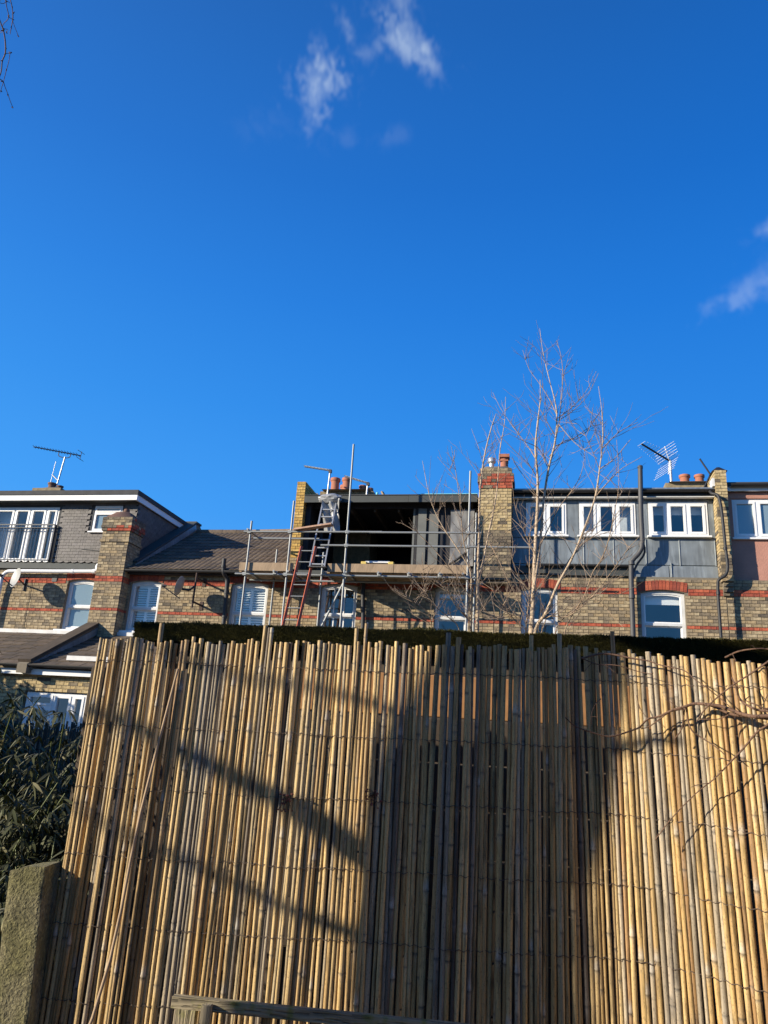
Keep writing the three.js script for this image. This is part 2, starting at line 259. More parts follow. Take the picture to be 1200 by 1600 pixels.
// ---------- windows ----------
function lights(win, name, holes, z, m) { for (const h of holes) { const s = new THREE.Shape(h.map(([x, y]) => new THREE.Vector2(x, y))); part(win, name, uvm(new THREE.ShapeGeometry(s).translate(0, 0, z)), m); } }
function sash(house, { x0, x1, y0, y1 = 5.44, rise = .06, rail = 4.72, inside = 'dark', frame = mt.whiteWood, bars = 0, label, f = .075, sill = true, glass = mt.glass }) {
  const z = -18.085, up = archRect(x0 + f, x1 - f, rail + .03, y1 - f, rise * .8), lo = rect(x0 + f, x1 - f, y0 + f, rail - .03);
  const win = part(house, 'window', slab(archRect(x0 + .003, x1 - .003, y0 + .003, y1, rise), [up, lo], z - .07, .07), frame, { label });
  const i = .028, up2 = archRect(x0 + f + i, x1 - f - i, rail + .03 + i, y1 - f - i, rise * .7), lo2 = rect(x0 + f + i, x1 - f - i, y0 + f + i * 1.4, rail - .03 - i);
  part(win, 'sash_frame', slab(up, [up2], z - .055, .035), mt.white); part(win, 'sash_frame', slab(lo, [lo2], z - .095, .035), mt.white);
  lights(win, 'pane', [up2], z - .04, glass); lights(win, 'pane', [lo2], z - .08, glass);
  if (bars) { for (const [a, b] of [[rail + .03, y1 - f], [y0 + f, rail - .03]]) for (let k = 1; k <= bars; k++) { const x = lerp(x0 + f, x1 - f, k / (bars + 1)); part(win, 'glazing_bar', box(x - .014, x + .014, a, b, z - .078 + (a < rail ? 0 : .04), z - .054 + (a < rail ? 0 : .04)), mt.white); } }
  if (sill) part(win, 'sill', rbox(x0 - .1, x1 + .1, y0 - .075, y0, -18.1, -17.88, .01), mt.white);
  part(win, 'interior', room(x0 - .02, x1 + .02, y0 - .05, y1 + .03, -21.9, -18.2), mt.roomPaint);
  if (inside === 'shutter') {
    const zs = -18.23, xm = (x0 + x1) / 2; part(win, 'shutter_frame', [box(x0, x0 + f + .05, y0, y1, zs - .02, zs + .01), box(x1 - f - .05, x1, y0, y1, zs - .02, zs + .01), box(xm - .035, xm + .035, y0, y1, zs - .02, zs + .012), box(x0, x1, rail - .06, rail + .04, zs - .021, zs + .008), box(x0, x1, y1 - .16, y1, zs - .022, zs + .006)], mt.shutter);
    const sl = []; for (let y = y0 + .05; y < y1 - .1; y += .062) for (const [a, b] of [[x0 + f + .05, xm - .035], [xm + .035, x1 - f - .05]]) { const g = new THREE.BoxGeometry(b - a, .009, .062); g.rotateX(.75); sl.push(uvm(g.translate((a + b) / 2, y, zs - .01))); }
    part(win, 'shutter_slats', sl, mt.shutter, { kind: 'stuff' });
  }
  if (inside === 'blind') part(win, 'roller_blind', box(x0 + .02, x1 - .02, y1 - .30, y1 - .02, -18.24, -18.225), mt.blind);
  if (inside === 'net') { const g = []; const n = 26; for (let k = 0; k < n; k++) { const a = lerp(x0, x1, k / n), b = lerp(x0, x1, (k + 1) / n); g.push(beam([a, (y0 + y1) / 2, -18.26 - (k % 2) * .02], [b, (y0 + y1) / 2, -18.26 - ((k + 1) % 2) * .02], .004, y1 - y0)); } part(win, 'curtain', g, mt.curtain); }
  return win;
}
// red soldier arch over a sash
function soldierArch(house, x0, x1, yb, h, rise) {
  const n = Math.round((x1 - x0) / .076), b = roots.get(house);
  for (let i = 0; i < n; i++) { const t = (i + .5) / n, x = lerp(x0, x1, t), q = 2 * t - 1, y = yb - rise + rise * (1 - q * q) + h / 2, g = brickShape((x1 - x0) / n - .009, h, false), m = new THREE.Mesh(g, pick(RED).m); m.name = 'arch_brick'; m.position.set(x - b[0], y - b[1], -18.02 + rr(-.002, .003) - b[2]); m.rotation.z = -q * .14; m.castShadow = m.receiveShadow = true; house.add(m); }
}
function casement(house, { x0, x1, y0, y1, z, at, f = .055, i = .05, label, inside, glass = mt.glass, heads = [] }) {
  // at: x positions of mullions
  const xs = [x0, ...at, x1], holes = [], in2 = [];
  for (let k = 0; k < xs.length - 1; k++) { const a = xs[k] + (k ? .03 : f), b = xs[k + 1] - (k < xs.length - 2 ? .03 : f), ys = [y0 + f, ...(heads[k] ? [heads[k]] : []), y1 - f]; for (let q = 0; q < ys.length - 1; q++) { const lo = ys[q] + (q ? .025 : 0), hi = ys[q + 1] - (q < ys.length - 2 ? .025 : 0); holes.push(rect(a, b, lo, hi)); in2.push(rect(a + i, b - i, lo + i, hi - i)); } }
  const win = part(house, 'window', slab(rect(x0, x1, y0, y1), holes, z - .07, .07), mt.white, { label });
  holes.forEach((h, k) => part(win, 'casement_frame', slab(h, [in2[k]], z - .06, .075), mt.white));
  lights(win, 'pane', in2, z - .03, glass);
  part(win, 'sill', rbox(x0 - .05, x1 + .05, y0 - .045, y0 - .002, z - .06, z + .1, .008), mt.white);
  part(win, 'interior', room(x0, x1, y0, y1, z - 3.7, z - .16), mt.roomPaint);
  if (inside === 'curtain') part(win, 'curtain', [box(x0 + .02, x0 + .5, y0, y1, z - .3, z - .28), box(x1 - .4, x1 - .02, y0, y1, z - .3, z - .28)], mt.curtain);
  if (inside === 'blind') part(win, 'roller_blind', box(x0 + .03, x1 - .03, y1 - .25, y1 - .03, z - .24, z - .225), mt.blind);
  return win;
}

// ---------- the terrace ----------
const TERRACE = 'terrace of brick houses behind the garden';
function facade(house, x0, x1, wins, { yv = 4.05, yTop = 5.74, quota = 300, tone = stockTone, extra = [] } = {}) {
  const holes = wins.map((w) => archRect(w.x0, w.x1, w.y0 - .04, w.y1 ?? 5.44, w.rise ?? .06));
  const wall = part(house, 'wall', slab(rect(x0, x1, 0, yTop), holes, -18.26, .248), mt.mortar);
  part(house, 'lower_wall', box(x0 + .001, x1 - .001, 0, yv, -18.1, -17.999), mt.lowerWall);
  const list = []; lay(list, { a0: x0 + .005, a1: x1 - .005, y0: yv, y1: yTop - .03, at: -18, tone, open: (y) => [...wins.filter((w) => y > w.y0 - .06 && y < (w.y1 ?? 5.44) + .21).map((w) => y > 5.36 ? [w.x0 - .07, w.x1 + .07] : [w.x0 - .004, w.x1 + .004]), ...extra] });
  list.sort((p, q) => q.w - p.w); emitBricks(wall, list, quota);
  for (const w of wins) { sash(house, w); soldierArch(house, w.x0 - .06, w.x1 + .06, (w.y1 ?? 5.44) + .008, .215, w.rise ?? .06); }
  return wall;
}
function stack(house, { x0, x1, zf, zb, bands, quota }) {      // chimney: bands of [y0,y1,grow,tone]
  const top = Math.max(...bands.map((b) => b[1])), core = part(house, 'chimney_stack', bands.map(([a, b, g]) => box(x0 - g + .01, x1 + g - .01, a, b - .001, zb - g + .01, zf + g - .01)), mt.mortar), list = [];
  for (const [a, b, g, tone] of bands) { lay(list, { a0: x0 - g, a1: x1 + g, y0: a, y1: b, at: zf + g, tone }); const s = []; lay(s, { a0: zb - g, a1: zf + g - .055, y0: a, y1: b, at: x1 + g, side: true, tone }); list.push(...s); const l = []; lay(l, { a0: zb - g, a1: zf + g - .055, y0: a, y1: b, at: x0 - g + .05, side: true, tone }); list.push(...l); }
  const front = list.filter((q) => !q.side), rest = list.filter((q) => q.side); emitBricks(core, [...front, ...rest], quota); return core;
}

// House with the slate-hung dormer (left)
{
  const h = thing('terraced_house', 'brick house at far left with slate hung dormer, white fascia and tall outside chimney', 'house', [-13.5, 0, -18], TERRACE);
  facade(h, -16.6, -10.5, [{ x0: -12.24, x1: -11.44, y0: 4.1, inside: 'net', glass: mt.frosted, label: 'white sash window with patterned glass' }], { quota: 150 });
  // dormer box
  const zf = -18.3, door = rect(-15.2, -13.12, 5.93, 7.55), small = rect(-12.04, -11.2, 6.82, 7.6);
  const dw = part(h, 'dormer_wall', [slab(rect(-16.6, -10.74, 5.75, 7.66), [door, small], zf - .2, .19), box(-10.9, -10.742, 5.75, 7.66, -22, zf - .2)], mt.felt);
  const tiles = []; const put = (g, k) => { const s = rr(.78, 1.16); tiles.push(tint(uvm(g.toNonIndexed(), rnd(), rnd()), [s, s * rr(.97, 1), s * rr(.95, 1)])); };
  for (let k = 0, y = 5.86; y < 7.62; y += .083, k++) for (let x = -16.6 + (k % 2) * .083; x < -10.86; x += .166) {
    const xa = x, xb = Math.min(x + .16, -10.74), ym = y + .05; if ((xb > -15.22 && xa < -13.1 && ym > 5.9 && ym < 7.58) || (xb > -12.06 && xa < -11.18 && ym > 6.76 && ym < 7.63)) continue;
    const g = new THREE.BoxGeometry(xb - xa, .125, .011); g.rotateX(-.1); put(g.translate((xa + xb) / 2, y + .055, zf + .008 + rr(0, .004)), k);
  }
  for (let k = 0, y = 5.86; y < 7.62; y += .083, k++) for (let z = zf - (k % 2) * .083; z > -21.9; z -= .166) { const g = new THREE.BoxGeometry(.011, .125, .16); g.rotateZ(-.1); put(g.translate(-10.732 + rr(0, .004), y + .055, z - .08), k); }
  part(dw, 'hung_slates', tiles, mt.slate, { kind: 'stuff' });
  const roof = part(h, 'dormer_roof', box(-16.7, -10.62, 7.80, 7.925, -22.3, -17.97), mt.felt);
  part(roof, 'fascia', [box(-16.7, -10.64, 7.645, 7.80, -18.05, -17.995), box(-10.70, -10.645, 7.645, 7.80, -22.3, -18.05)], mt.white);
  part(roof, 'soffit', box(-16.7, -10.70, 7.646, 7.664, -22.2, -18.05), mt.darkBoard);
  // french doors
  { const win = casement(h, { x0: -15.2, x1: -13.12, y0: 5.95, y1: 7.54, z: zf - .02, at: [-14.5, -14.0, -13.5], f: .06, i: .055, label: 'white french doors behind a thin railing', inside: 'curtain' }); void win; }
  const jr = part(h, 'balcony_railing', [box(-15.3, -13.08, 6.98, 7.01, zf + .1, zf + .13), box(-15.3, -13.08, 5.985, 6.005, zf + .1, zf + .13), box(-15.3, -13.08, 6.9, 6.915, zf + .1, zf + .13), box(-13.11, -13.08, 5.95, 7.01, zf + .02, zf + .1)], mt.railing);
  for (let x = -15.28; x < -13.07; x += .105) part(jr, 'baluster', rod([x, 6.0, zf + .115], [x, 6.98, zf + .115], .006, .006, 6), mt.railing);
  casement(h, { x0: -12.04, x1: -11.2, y0: 6.84, y1: 7.58, z: zf - .02, at: [], f: .05, i: .03, heads: [7.38], label: 'small white window partly hidden by the chimney', glass: mt.frosted });
  part(h, 'lead_apron', beam([-11.55, 6.28, zf + .03], [-12.2, 6.34, zf + .03], .02, .02), mt.blackPipe);
  // eaves under the dormer: a strip of tiles and a dark gutter board
  const ev = part(h, 'eaves_board', box(-16.6, -10.52, 5.70, 5.86, -18.3, -17.93), mt.darkBoard);
  for (let x = -16.55; x < -11.3; x += .21) part(ev, 'eaves_tile', new THREE.CylinderGeometry(.1, .1, .35, 8, 1, true, -Math.PI / 2, Math.PI).rotateX(Math.PI / 2 - .42).scale(1, .55, 1).translate(x, 5.875, -18.1), mt.tile[1]);
  // white waste pipe
  const wp = part(h, 'waste_pipe', tube([[-14.16, 3.9, -17.9], [-14.15, 5.2, -17.88], [-14.12, 5.46, -17.86], [-14.0, 5.575, -17.85], [-13.8, 5.595, -17.85], [-12.5, 5.61, -17.85], [-11.42, 5.625, -17.85]], .052, .052, 10, 5), mt.white);
  part(wp, 'collar', [rod([-12.1, 5.613, -17.85], [-12.02, 5.614, -17.85], .06), rod([-11.47, 5.622, -17.85], [-11.39, 5.624, -17.85], .064), rod([-14.2, 4.55, -17.89], [-14.2, 4.65, -17.89], .03)], mt.white);
  part(wp, 'elbow', tube([[-11.42, 5.625, -17.85], [-11.36, 5.66, -17.85], [-11.37, 5.78, -17.87], [-11.3, 5.9, -17.95], [-11.22, 5.92, -18.1]], .055, .055, 10, 5), mt.white);
  part(wp, 'rubber_boot', rod([-11.32, 5.78, -17.86], [-11.22, 5.78, -17.9], .075), mt.blackPipe);
  part(h, 'air_brick', box(-12.72, -12.58, 5.36, 5.46, -18.02, -17.985), mt.darkMetal);
  part(h, 'cable', tube([[-13.32, 5.4, -17.985], [-13.3, 5.0, -17.983], [-13.31, 4.5, -17.985], [-13.29, 4.05, -17.984]], .006, .006, 5), mt.blackPipe);
  // outside chimney
  const tA = (x, y, k) => { if (k === 0 || k === 10 || k === 11) return pick(RED); return rnd() < .06 ? pick(SOOT) : pick(STOCK); };
  const tR = () => rnd() < .6 ? pick(RED) : pick(SOOT), tT = () => rnd() < .45 ? pick(SOOT) : rnd() < .3 ? pick(RED) : pick(STOCK);
  const cs = stack(h, { x0: -11.26, x1: -10.48, zf: -17.65, zb: -18.3, quota: 230, bands: [[3.9, 6.375, 0, tA], [6.375, 6.45, .03, tA], [6.45, 6.675, 0, tA], [6.675, 6.75, .03, tR], [6.75, 6.825, .05, tR], [6.825, 7.05, .04, tT]] });
  part(cs, 'flaunching', new THREE.CylinderGeometry(.22, .5, .2, 4, 1).toNonIndexed().rotateY(Math.PI / 4).translate(-10.87, 7.15, -17.97), mt.sootPot);
  part(cs, 'pot_stub', lathe([[.06, 0], [.08, .02], [.07, .09], [.05, .1]], -10.86, 7.27, -17.97, 12), mt.sootPot);
  part(cs, 'stack_base', box(-11.255, -10.485, 0, 3.9, -18.1, -17.655), mt.lowerWall);
}
// House with the plain tiled roof
{
  const h = thing('terraced_house', 'brick house with brown tiled roof and two shuttered windows, left of the scaffold', 'house', [-8.25, 0, -18], TERRACE);
  facade(h, -10.495, -6.03, [{ x0: -10.42, x1: -9.57, y0: 4.12, inside: 'shutter', label: 'white sash window with shutters beside the outside chimney' }, { x0: -7.64, x1: -6.66, y0: 4.12, rail: 4.66, inside: 'shutter', label: 'white sash window with shutters under the scaffold end' }]);
  const A = [5.69, -17.78], B = [7.66, -21.3], L = Math.hypot(B[0] - A[0], B[1] - A[1]), ang = Math.atan2(B[0] - A[0], -(B[1] - A[1]));
  const deck = part(h, 'roof', [slab([[0, 0], [1, 0], [1, 1], [0, 1]], [], 0, .001).scale(.001, .001, .001).translate(-8.2, 5.9, -18.4), (() => { const g = new THREE.BoxGeometry(4.46, .06, L); g.rotateX(ang); return uvm(g.translate(-8.262, (A[0] + B[0]) / 2 - .035, (A[1] + B[1]) / 2)); })(), (() => { const g = new THREE.BoxGeometry(4.46, .06, L); g.rotateX(-ang); return uvm(g.translate(-8.262, (A[0] + B[0]) / 2 - .035, B[1] + (B[1] - A[1]) / 2)); })()], mt.felt);
  // double-roll tiles, each one a piece
  const W = .297, P = .335, n = 14, prof = []; for (let i = 0; i <= 16; i++) { const u = i / 16; prof.push([(u - .5) * (W + .012), .022 * Math.pow(Math.abs(Math.sin(u * 2 * Math.PI)), .8)]); }
  const pos = [], idx = []; for (const [s, yy] of [[.2, .022], [-.2, 0]]) for (const [x, y] of prof) pos.push(x, y + yy, s); for (const [x, y] of prof) pos.push(x, y + .022 - .016, .2);
  const m = prof.length; for (let i = 0; i < m - 1; i++) { idx.push(i, i + 1, m + i, m + i, i + 1, m + i + 1); idx.push(2 * m + i, 2 * m + i + 1, i, i, 2 * m + i + 1, i + 1); }
  const tg = new THREE.BufferGeometry(); tg.setAttribute('position', new THREE.Float32BufferAttribute(pos, 3)); tg.setAttribute('uv', new THREE.Float32BufferAttribute(new Array(pos.length / 3 * 2).fill(0), 2)); tg.setIndex(idx); tg.computeVertexNormals(); { const u = tg.attributes.uv, p = tg.attributes.position; for (let i = 0; i < p.count; i++) u.setXY(i, p.getX(i) * 2, p.getZ(i) * 2); }
  const b = roots.get(h), rows = Math.floor(L / P) + 1;
  for (let r = 0; r < rows; r++) for (let c = 0; c < 15; c++) { const t = (r + .42) * P / L; if (t > 1) continue; const q = new THREE.Mesh(tg, pick(mt.tile)); q.name = 'roof_tile'; q.position.set(-10.33 + c * W - b[0], lerp(A[0], B[0], t) + .012 + rr(-.004, .004) - b[1], lerp(A[1], B[1], t) - b[2]); q.rotation.x = ang; q.rotation.z = rr(-.01, .01); q.castShadow = q.receiveShadow = true; deck.add(q); }
  for (let c = 0; c < 10; c++) part(deck, 'ridge_tile', new THREE.CylinderGeometry(.115, .12, .455, 10, 1, false).rotateZ(Math.PI / 2).translate(-10.2 + c * .45, 7.66, -21.32), pick(mt.tile));
  const gt = part(h, 'gutter', new THREE.CylinderGeometry(.06, .06, 4.4, 12, 1, true, 0, Math.PI).rotateZ(-Math.PI / 2).translate(-8.27, 5.66, -17.72), mt.blackPipe); void gt;
  part(h, 'fascia', box(-10.45, -6.05, 5.575, 5.69, -17.99, -17.83), mt.blackPipe);
  // parapet between the two houses
  const pr = part(h, 'party_parapet', slab([[-18.05, 5.5], [-18.05, 5.93], [-21.15, 7.93], [-21.45, 7.93], [-22.2, 7.4], [-22.2, 5.5]].map(([z, y]) => [-z, y]), [], 0, .3).rotateY(Math.PI / 2).translate(-10.68, 0, 0), mt.mortar);
  part(pr, 'coping', [beam([-10.53, 5.945, -18.02], [-10.53, 7.945, -21.15], .36, .05), beam([-10.53, 7.95, -21.1], [-10.53, 7.955, -21.48], .37, .06)], mt.darkBoard);
  part(pr, 'lead_flashing', beam([-10.362, 5.80, -18.02], [-10.362, 7.80, -21.15], .02, .16), mt.zinc);
  // soil pipe with open top
  const sp = part(h, 'soil_pipe', tube([[-7.66, 0, -17.86], [-7.67, 4.3, -17.86], [-7.7, 5.3, -17.86], [-7.72, 5.5, -17.84], [-7.77, 5.62, -17.72], [-7.78, 5.72, -17.7], [-7.79, 5.97, -17.7]], .055, .055, 10, 5), mt.blackPipe);
  part(sp, 'collar', [rod([-7.69, 5.1, -17.86], [-7.69, 5.2, -17.86], .066), rod([-7.785, 5.74, -17.7], [-7.785, 5.8, -17.7], .066), rod([-7.67, 4.5, -17.86], [-7.67, 4.56, -17.86], .066)], mt.blackPipe);
}
// House being extended
{
  const h = thing('terraced_house', 'brick house with open unfinished dormer behind the scaffold', 'house', [-3.5, 0, -18], TERRACE);
  facade(h, -6.025, -1.055, [{ x0: -5.29, x1: -4.37, y0: 4.14, rail: 4.68, bars: 2, label: 'white sash window with glazing bars behind the scaffold pole' }, { x0: -2.46, x1: -1.66, y0: 4.14, rail: 4.68, inside: 'blind', label: 'white sash window behind the birch stems' }], { yv: 4.2, quota: 170 });
  // yellow brick pier at the party wall
  const list = [], tone = (x, y) => y < 6.05 ? pick(STOCK) : pick(AMBER), core = part(h, 'party_pier', [box(-6.13, -5.915, 5.76, 8.07, -20.0, -17.92), box(-6.13, -5.915, 5.76, 7.75, -22, -20)], mt.mortar);
  lay(list, { a0: -6.14, a1: -5.905, y0: 5.775, y1: 8.08, at: -17.91, tone }); lay(list, { a0: -20.0, a1: -17.965, y0: 5.775, y1: 8.08, at: -5.905, side: true, tone }); lay(list, { a0: -20.0, a1: -17.965, y0: 5.775, y1: 8.08, at: -6.09, side: true, tone }); emitBricks(core, list, 130);
  part(core, 'coping', [box(-6.17, -5.88, 7.75, 7.80, -22, -20.01), beam([-6.02, 8.1, -18.9], [-6.02, 7.82, -19.9], .3, .04)], mt.lead);
  // flat roof, dark fascia
  const roof = part(h, 'dormer_roof', box(-5.90, -1.49, 7.62, 7.70, -22.4, -17.9), mt.felt);
  part(roof, 'fascia', [box(-5.895, -3.2, 7.515, 7.698, -17.9, -17.87), box(-3.195, -1.495, 7.515, 7.698, -17.9, -17.868)], mt.darkBoard);
  part(roof, 'drip_edge', box(-5.895, -1.495, 7.698, 7.712, -17.98, -17.85), mt.greyPipe);
  part(roof, 'blue_membrane', box(-2.9, -1.5, 7.713, 7.745, -18.5, -17.9), mt.cyan);
  part(roof, 'joist_board', box(-5.9, -1.5, 7.46, 7.61, -18.3, -18.22), mt.membrane);
  // shell of the dormer, hung with black membrane
  part(h, 'dormer_shell', [box(-5.9, -5.76, 5.75, 7.6, -22.3, -18.1), box(-5.76, -1.5, 5.62, 5.75, -22.3, -18.05), box(-5.76, -1.5, 5.75, 7.6, -22.3, -22.2), box(-1.62, -1.5, 5.75, 7.6, -22.2, -18.22), box(-3.06, -3.0, 5.75, 7.6, -22.2, -18.24), box(-5.76, -1.5, 7.58, 7.61, -22.2, -18.31)], mt.membrane);
  for (let i = 0; i < 4; i++) part(h, 'roof_joist', box(-5.4 + i * .62, -5.35 + i * .62, 7.40, 7.575, -22.18, -18.32), mt.oldTimber);
  part(h, 'stud', box(-5.60, -5.52, 5.76, 7.46, -18.6, -18.5), mt.membrane);
  part(h, 'timber_prop', box(-3.12, -3.07, 5.76, 7.46, -18.3, -18.25), mt.sheath);
  part(h, 'sheathing_panel', box(-2.985, -2.775, 5.76, 7.45, -18.215, -18.20), mt.sheath);
  part(h, 'sheathing_panel', box(-2.70, -2.47, 5.76, 7.45, -18.216, -18.20), mt.sheath);
  part(h, 'wall_membrane', box(-2.995, -1.63, 5.755, 7.46, -18.25, -18.235), mt.membrane);
  { const g = new THREE.PlaneGeometry(.56, 1.42, 10, 22), p = g.attributes.position; for (let i = 0; i < p.count; i++) { const x = p.getX(i), y = p.getY(i); p.setZ(i, .05 * (fbm(x * 5 + 3, y * 3.2, 1e6, 1e6, 3, 201) - .5) + .012 * Math.sin(x * 30 + y * 9)); if (x < -.2) p.setX(i, x - .09 * vnoise(y * 2.2, 5)); } g.computeVertexNormals(); part(h, 'plastic_sheet', g.translate(-1.86, 6.68, -18.13), mt.sheet.clone(), { label: 'crumpled grey sheet hung over the dormer wall' }); h.children.at(-1).material.side = THREE.DoubleSide; }
  part(h, 'window_board', box(-2.5, -1.9, 5.80, 5.835, -18.2, -18.1), mt.white);
  part(h, 'waste_pipe', tube([[-1.75, 6.3, -18.1], [-2.05, 6.05, -18.06], [-2.45, 5.8, -18.04]], .03, .03, 8, 3), mt.blackPipe);
  part(h, 'soffit_board', box(-6.0, -1.1, 5.6, 5.755, -18.2, -17.9), mt.darkBoard);
  const sp = part(h, 'downpipe', tube([[-4.14, 0, -17.9], [-4.14, 4.3, -17.9], [-4.2, 5.2, -17.9], [-4.2, 5.6, -17.9]], .05, .05, 10, 3), mt.blackPipe); part(sp, 'white_waste', rod([-4.05, 3.5, -17.94], [-4.05, 4.5, -17.94], .022), mt.white);
}
// House clad in lead with the tall chimney
{
  const h = thing('terraced_house', 'house with lead clad dormer and three white casement windows, behind the birch trees', 'house', [1.5, 0, -18], TERRACE);
  facade(h, -1.05, 4.065, [{ x0: -.43, x1: .40, y0: 4.14, rail: 4.66, label: 'white sash window behind the birch trunks' }, { x0: 2.24, x1: 3.19, y0: 4.14, rail: 4.67, inside: 'blind', label: 'large white sash window with a half drawn blind' }], { yv: 4.2, quota: 150 });
  const zf = -18.15, W = [[-.33, .62], [.92, 2.21], [2.5, 3.81]];
  const cl = part(h, 'dormer_wall', slab(rect(-.66, 3.96, 5.74, 7.68), W.map(([a, b]) => rect(a, b, 6.70, 7.58)), zf - .18, .18), mt.lead);
  // lead sheets below the windows, with rolls between them
  const xs = [-.66, .35, 1.02, 1.7, 2.42, 3.16, 3.93];
  for (let i = 0; i < xs.length - 1; i++) { const g = new RoundedBoxGeometry(xs[i + 1] - xs[i] - .014, .62, .03, 2, .01); part(cl, 'lead_sheet', uvm(g, rnd() * 3, rnd() * 3).translate((xs[i] + xs[i + 1]) / 2, 6.36, zf + .002 + rr(0, .006)), mt.lead); part(cl, 'lead_roll', rod([xs[i + 1] - .005, 6.04, zf + .02], [xs[i + 1] - .005, 6.67, zf + .02], .017), mt.lead); }
  for (const [a, b] of [[-.655, 1.5], [1.51, 2.9], [2.91, 3.955]]) part(cl, 'lead_apron', uvm(new RoundedBoxGeometry(b - a - .004, .29, .03, 2, .01), rnd() * 2, 0).rotateX(-.12).translate((a + b) / 2, 5.885, zf + .03), mt.lead);
  part(cl, 'lead_roll', rod([2.95, 5.76, zf + .065], [2.95, 6.1, zf + .035], .014), mt.lead);
  for (const [a, b] of [[-.66, -.34], [.63, .91], [2.22, 2.49], [3.82, 3.955]]) part(cl, 'lead_sheet', uvm(new RoundedBoxGeometry(b - a - .01, .93, .02, 2, .006), rnd() * 3, rnd()).translate((a + b) / 2, 7.16, zf + .004), mt.lead);
  casement(h, { x0: -.33, x1: .62, y0: 6.74, y1: 7.57, z: zf + .03, at: [.16], label: 'double white casement nearest the tall chimney', glass: mt.glass });
  casement(h, { x0: .92, x1: 2.21, y0: 6.74, y1: 7.57, z: zf + .03, at: [1.335, 1.77], label: 'triple white casement left of the black soil pipe', inside: 'curtain' });
  casement(h, { x0: 2.5, x1: 3.81, y0: 6.74, y1: 7.57, z: zf + .03, at: [2.92, 3.36], label: 'triple white casement right of the black soil pipe', inside: 'blind' });
  const roof = part(h, 'dormer_roof', box(-.66, 3.96, 7.80, 7.86, -22.4, -17.9), mt.zinc);
  part(roof, 'gutter', new THREE.CylinderGeometry(.062, .062, 4.6, 12, 1, true, 0, Math.PI).rotateZ(-Math.PI / 2).translate(1.65, 7.80, -17.88), mt.blackPipe);
  part(roof, 'fascia', box(-.655, 3.955, 7.665, 7.80, -18.0, -17.965), mt.blackPipe);
  part(roof, 'soffit_edge', box(-.655, 3.955, 7.642, 7.664, -18.1, -17.96), mt.whiteOld);
  part(roof, 'soffit', box(-.655, 3.955, 7.645, 7.66, -18.3, -18.1), mt.darkBoard);
  part(roof, 'roof_vent', box(2.85, 3.5, 7.86, 7.92, -18.6, -18.2), mt.lead);
  part(h, 'side_wall', box(-.7, -.662, 5.74, 7.66, -22, -18.2), mt.lead);
  // lower gutter on the left half
  part(h, 'gutter', new THREE.CylinderGeometry(.055, .055, 2.35, 12, 1, true, 0, Math.PI).rotateZ(-Math.PI / 2).translate(.85, 5.99, -17.93), mt.blackPipe);
  part(h, 'gutter_board', [box(-.6, 2.02, 5.79, 5.97, -18.07, -18.0), box(.2, 2.0, 5.735, 5.785, -17.99, -17.93)], mt.darkBoard);
  // soil pipe with offset bend
  const sp = part(h, 'soil_pipe', tube([[2.03, 0, -17.86], [2.03, 5.0, -17.86], [2.04, 5.9, -17.86], [2.06, 6.06, -17.86], [2.22, 6.26, -17.84], [2.285, 6.4, -17.82], [2.295, 7.2, -17.8], [2.32, 8.34, -17.8]], .056, .056, 12, 5), mt.greyPipe);
  part(sp, 'collar', [[2.285, 6.42], [2.31, 7.5], [2.05, 5.98], [2.03, 5.2]].map(([x, y]) => rod([x, y, -17.84], [x, y + .09, -17.84], .07)), mt.greyPipe);
  part(sp, 'cowl', lathe([[.0, .03], [.04, .02], [.062, 0], [.062, -.06], [.056, -.07]], 2.32, 8.36, -17.8, 12), mt.greyPipe);
  part(sp, 'branch_pipe', tube([[2.3, 6.62, -17.86], [2.36, 6.3, -17.95], [2.2, 6.05, -18.0], [2.08, 5.8, -17.95]], .028, .028, 8, 3), mt.greyPipe);
  // chimney: rebuilt yellow brick above, sooted below
  const tn = (x, y) => y > 6.68 ? (rnd() < .05 ? pick(SOOT) : pick(NEWY)) : (rnd() < .22 ? pick(STOCK) : pick(SOOT)), tr = () => rnd() < .75 ? pick(RED) : pick(SOOT), tt = () => rnd() < .4 ? pick(SOOT) : pick(STOCK);
  const cs = stack(h, { x0: -1.435, x1: -.665, zf: -17.7, zb: -18.5, quota: 250, bands: [[5.475, 5.55, -.06, tn], [5.55, 7.8, 0, tn], [7.8, 7.95, .025, tr], [7.95, 8.175, .05, tr], [8.175, 8.325, 0, tt]] });
  part(cs, 'flaunching', new THREE.CylinderGeometry(.36, .52, .1, 4, 1).rotateY(Math.PI / 4).translate(-1.05, 8.37, -18.1), mt.mortar);
  part(cs, 'bed_joint', box(-1.44, -.66, 6.668, 6.682, -18.5, -17.703), mt.mortar);
}
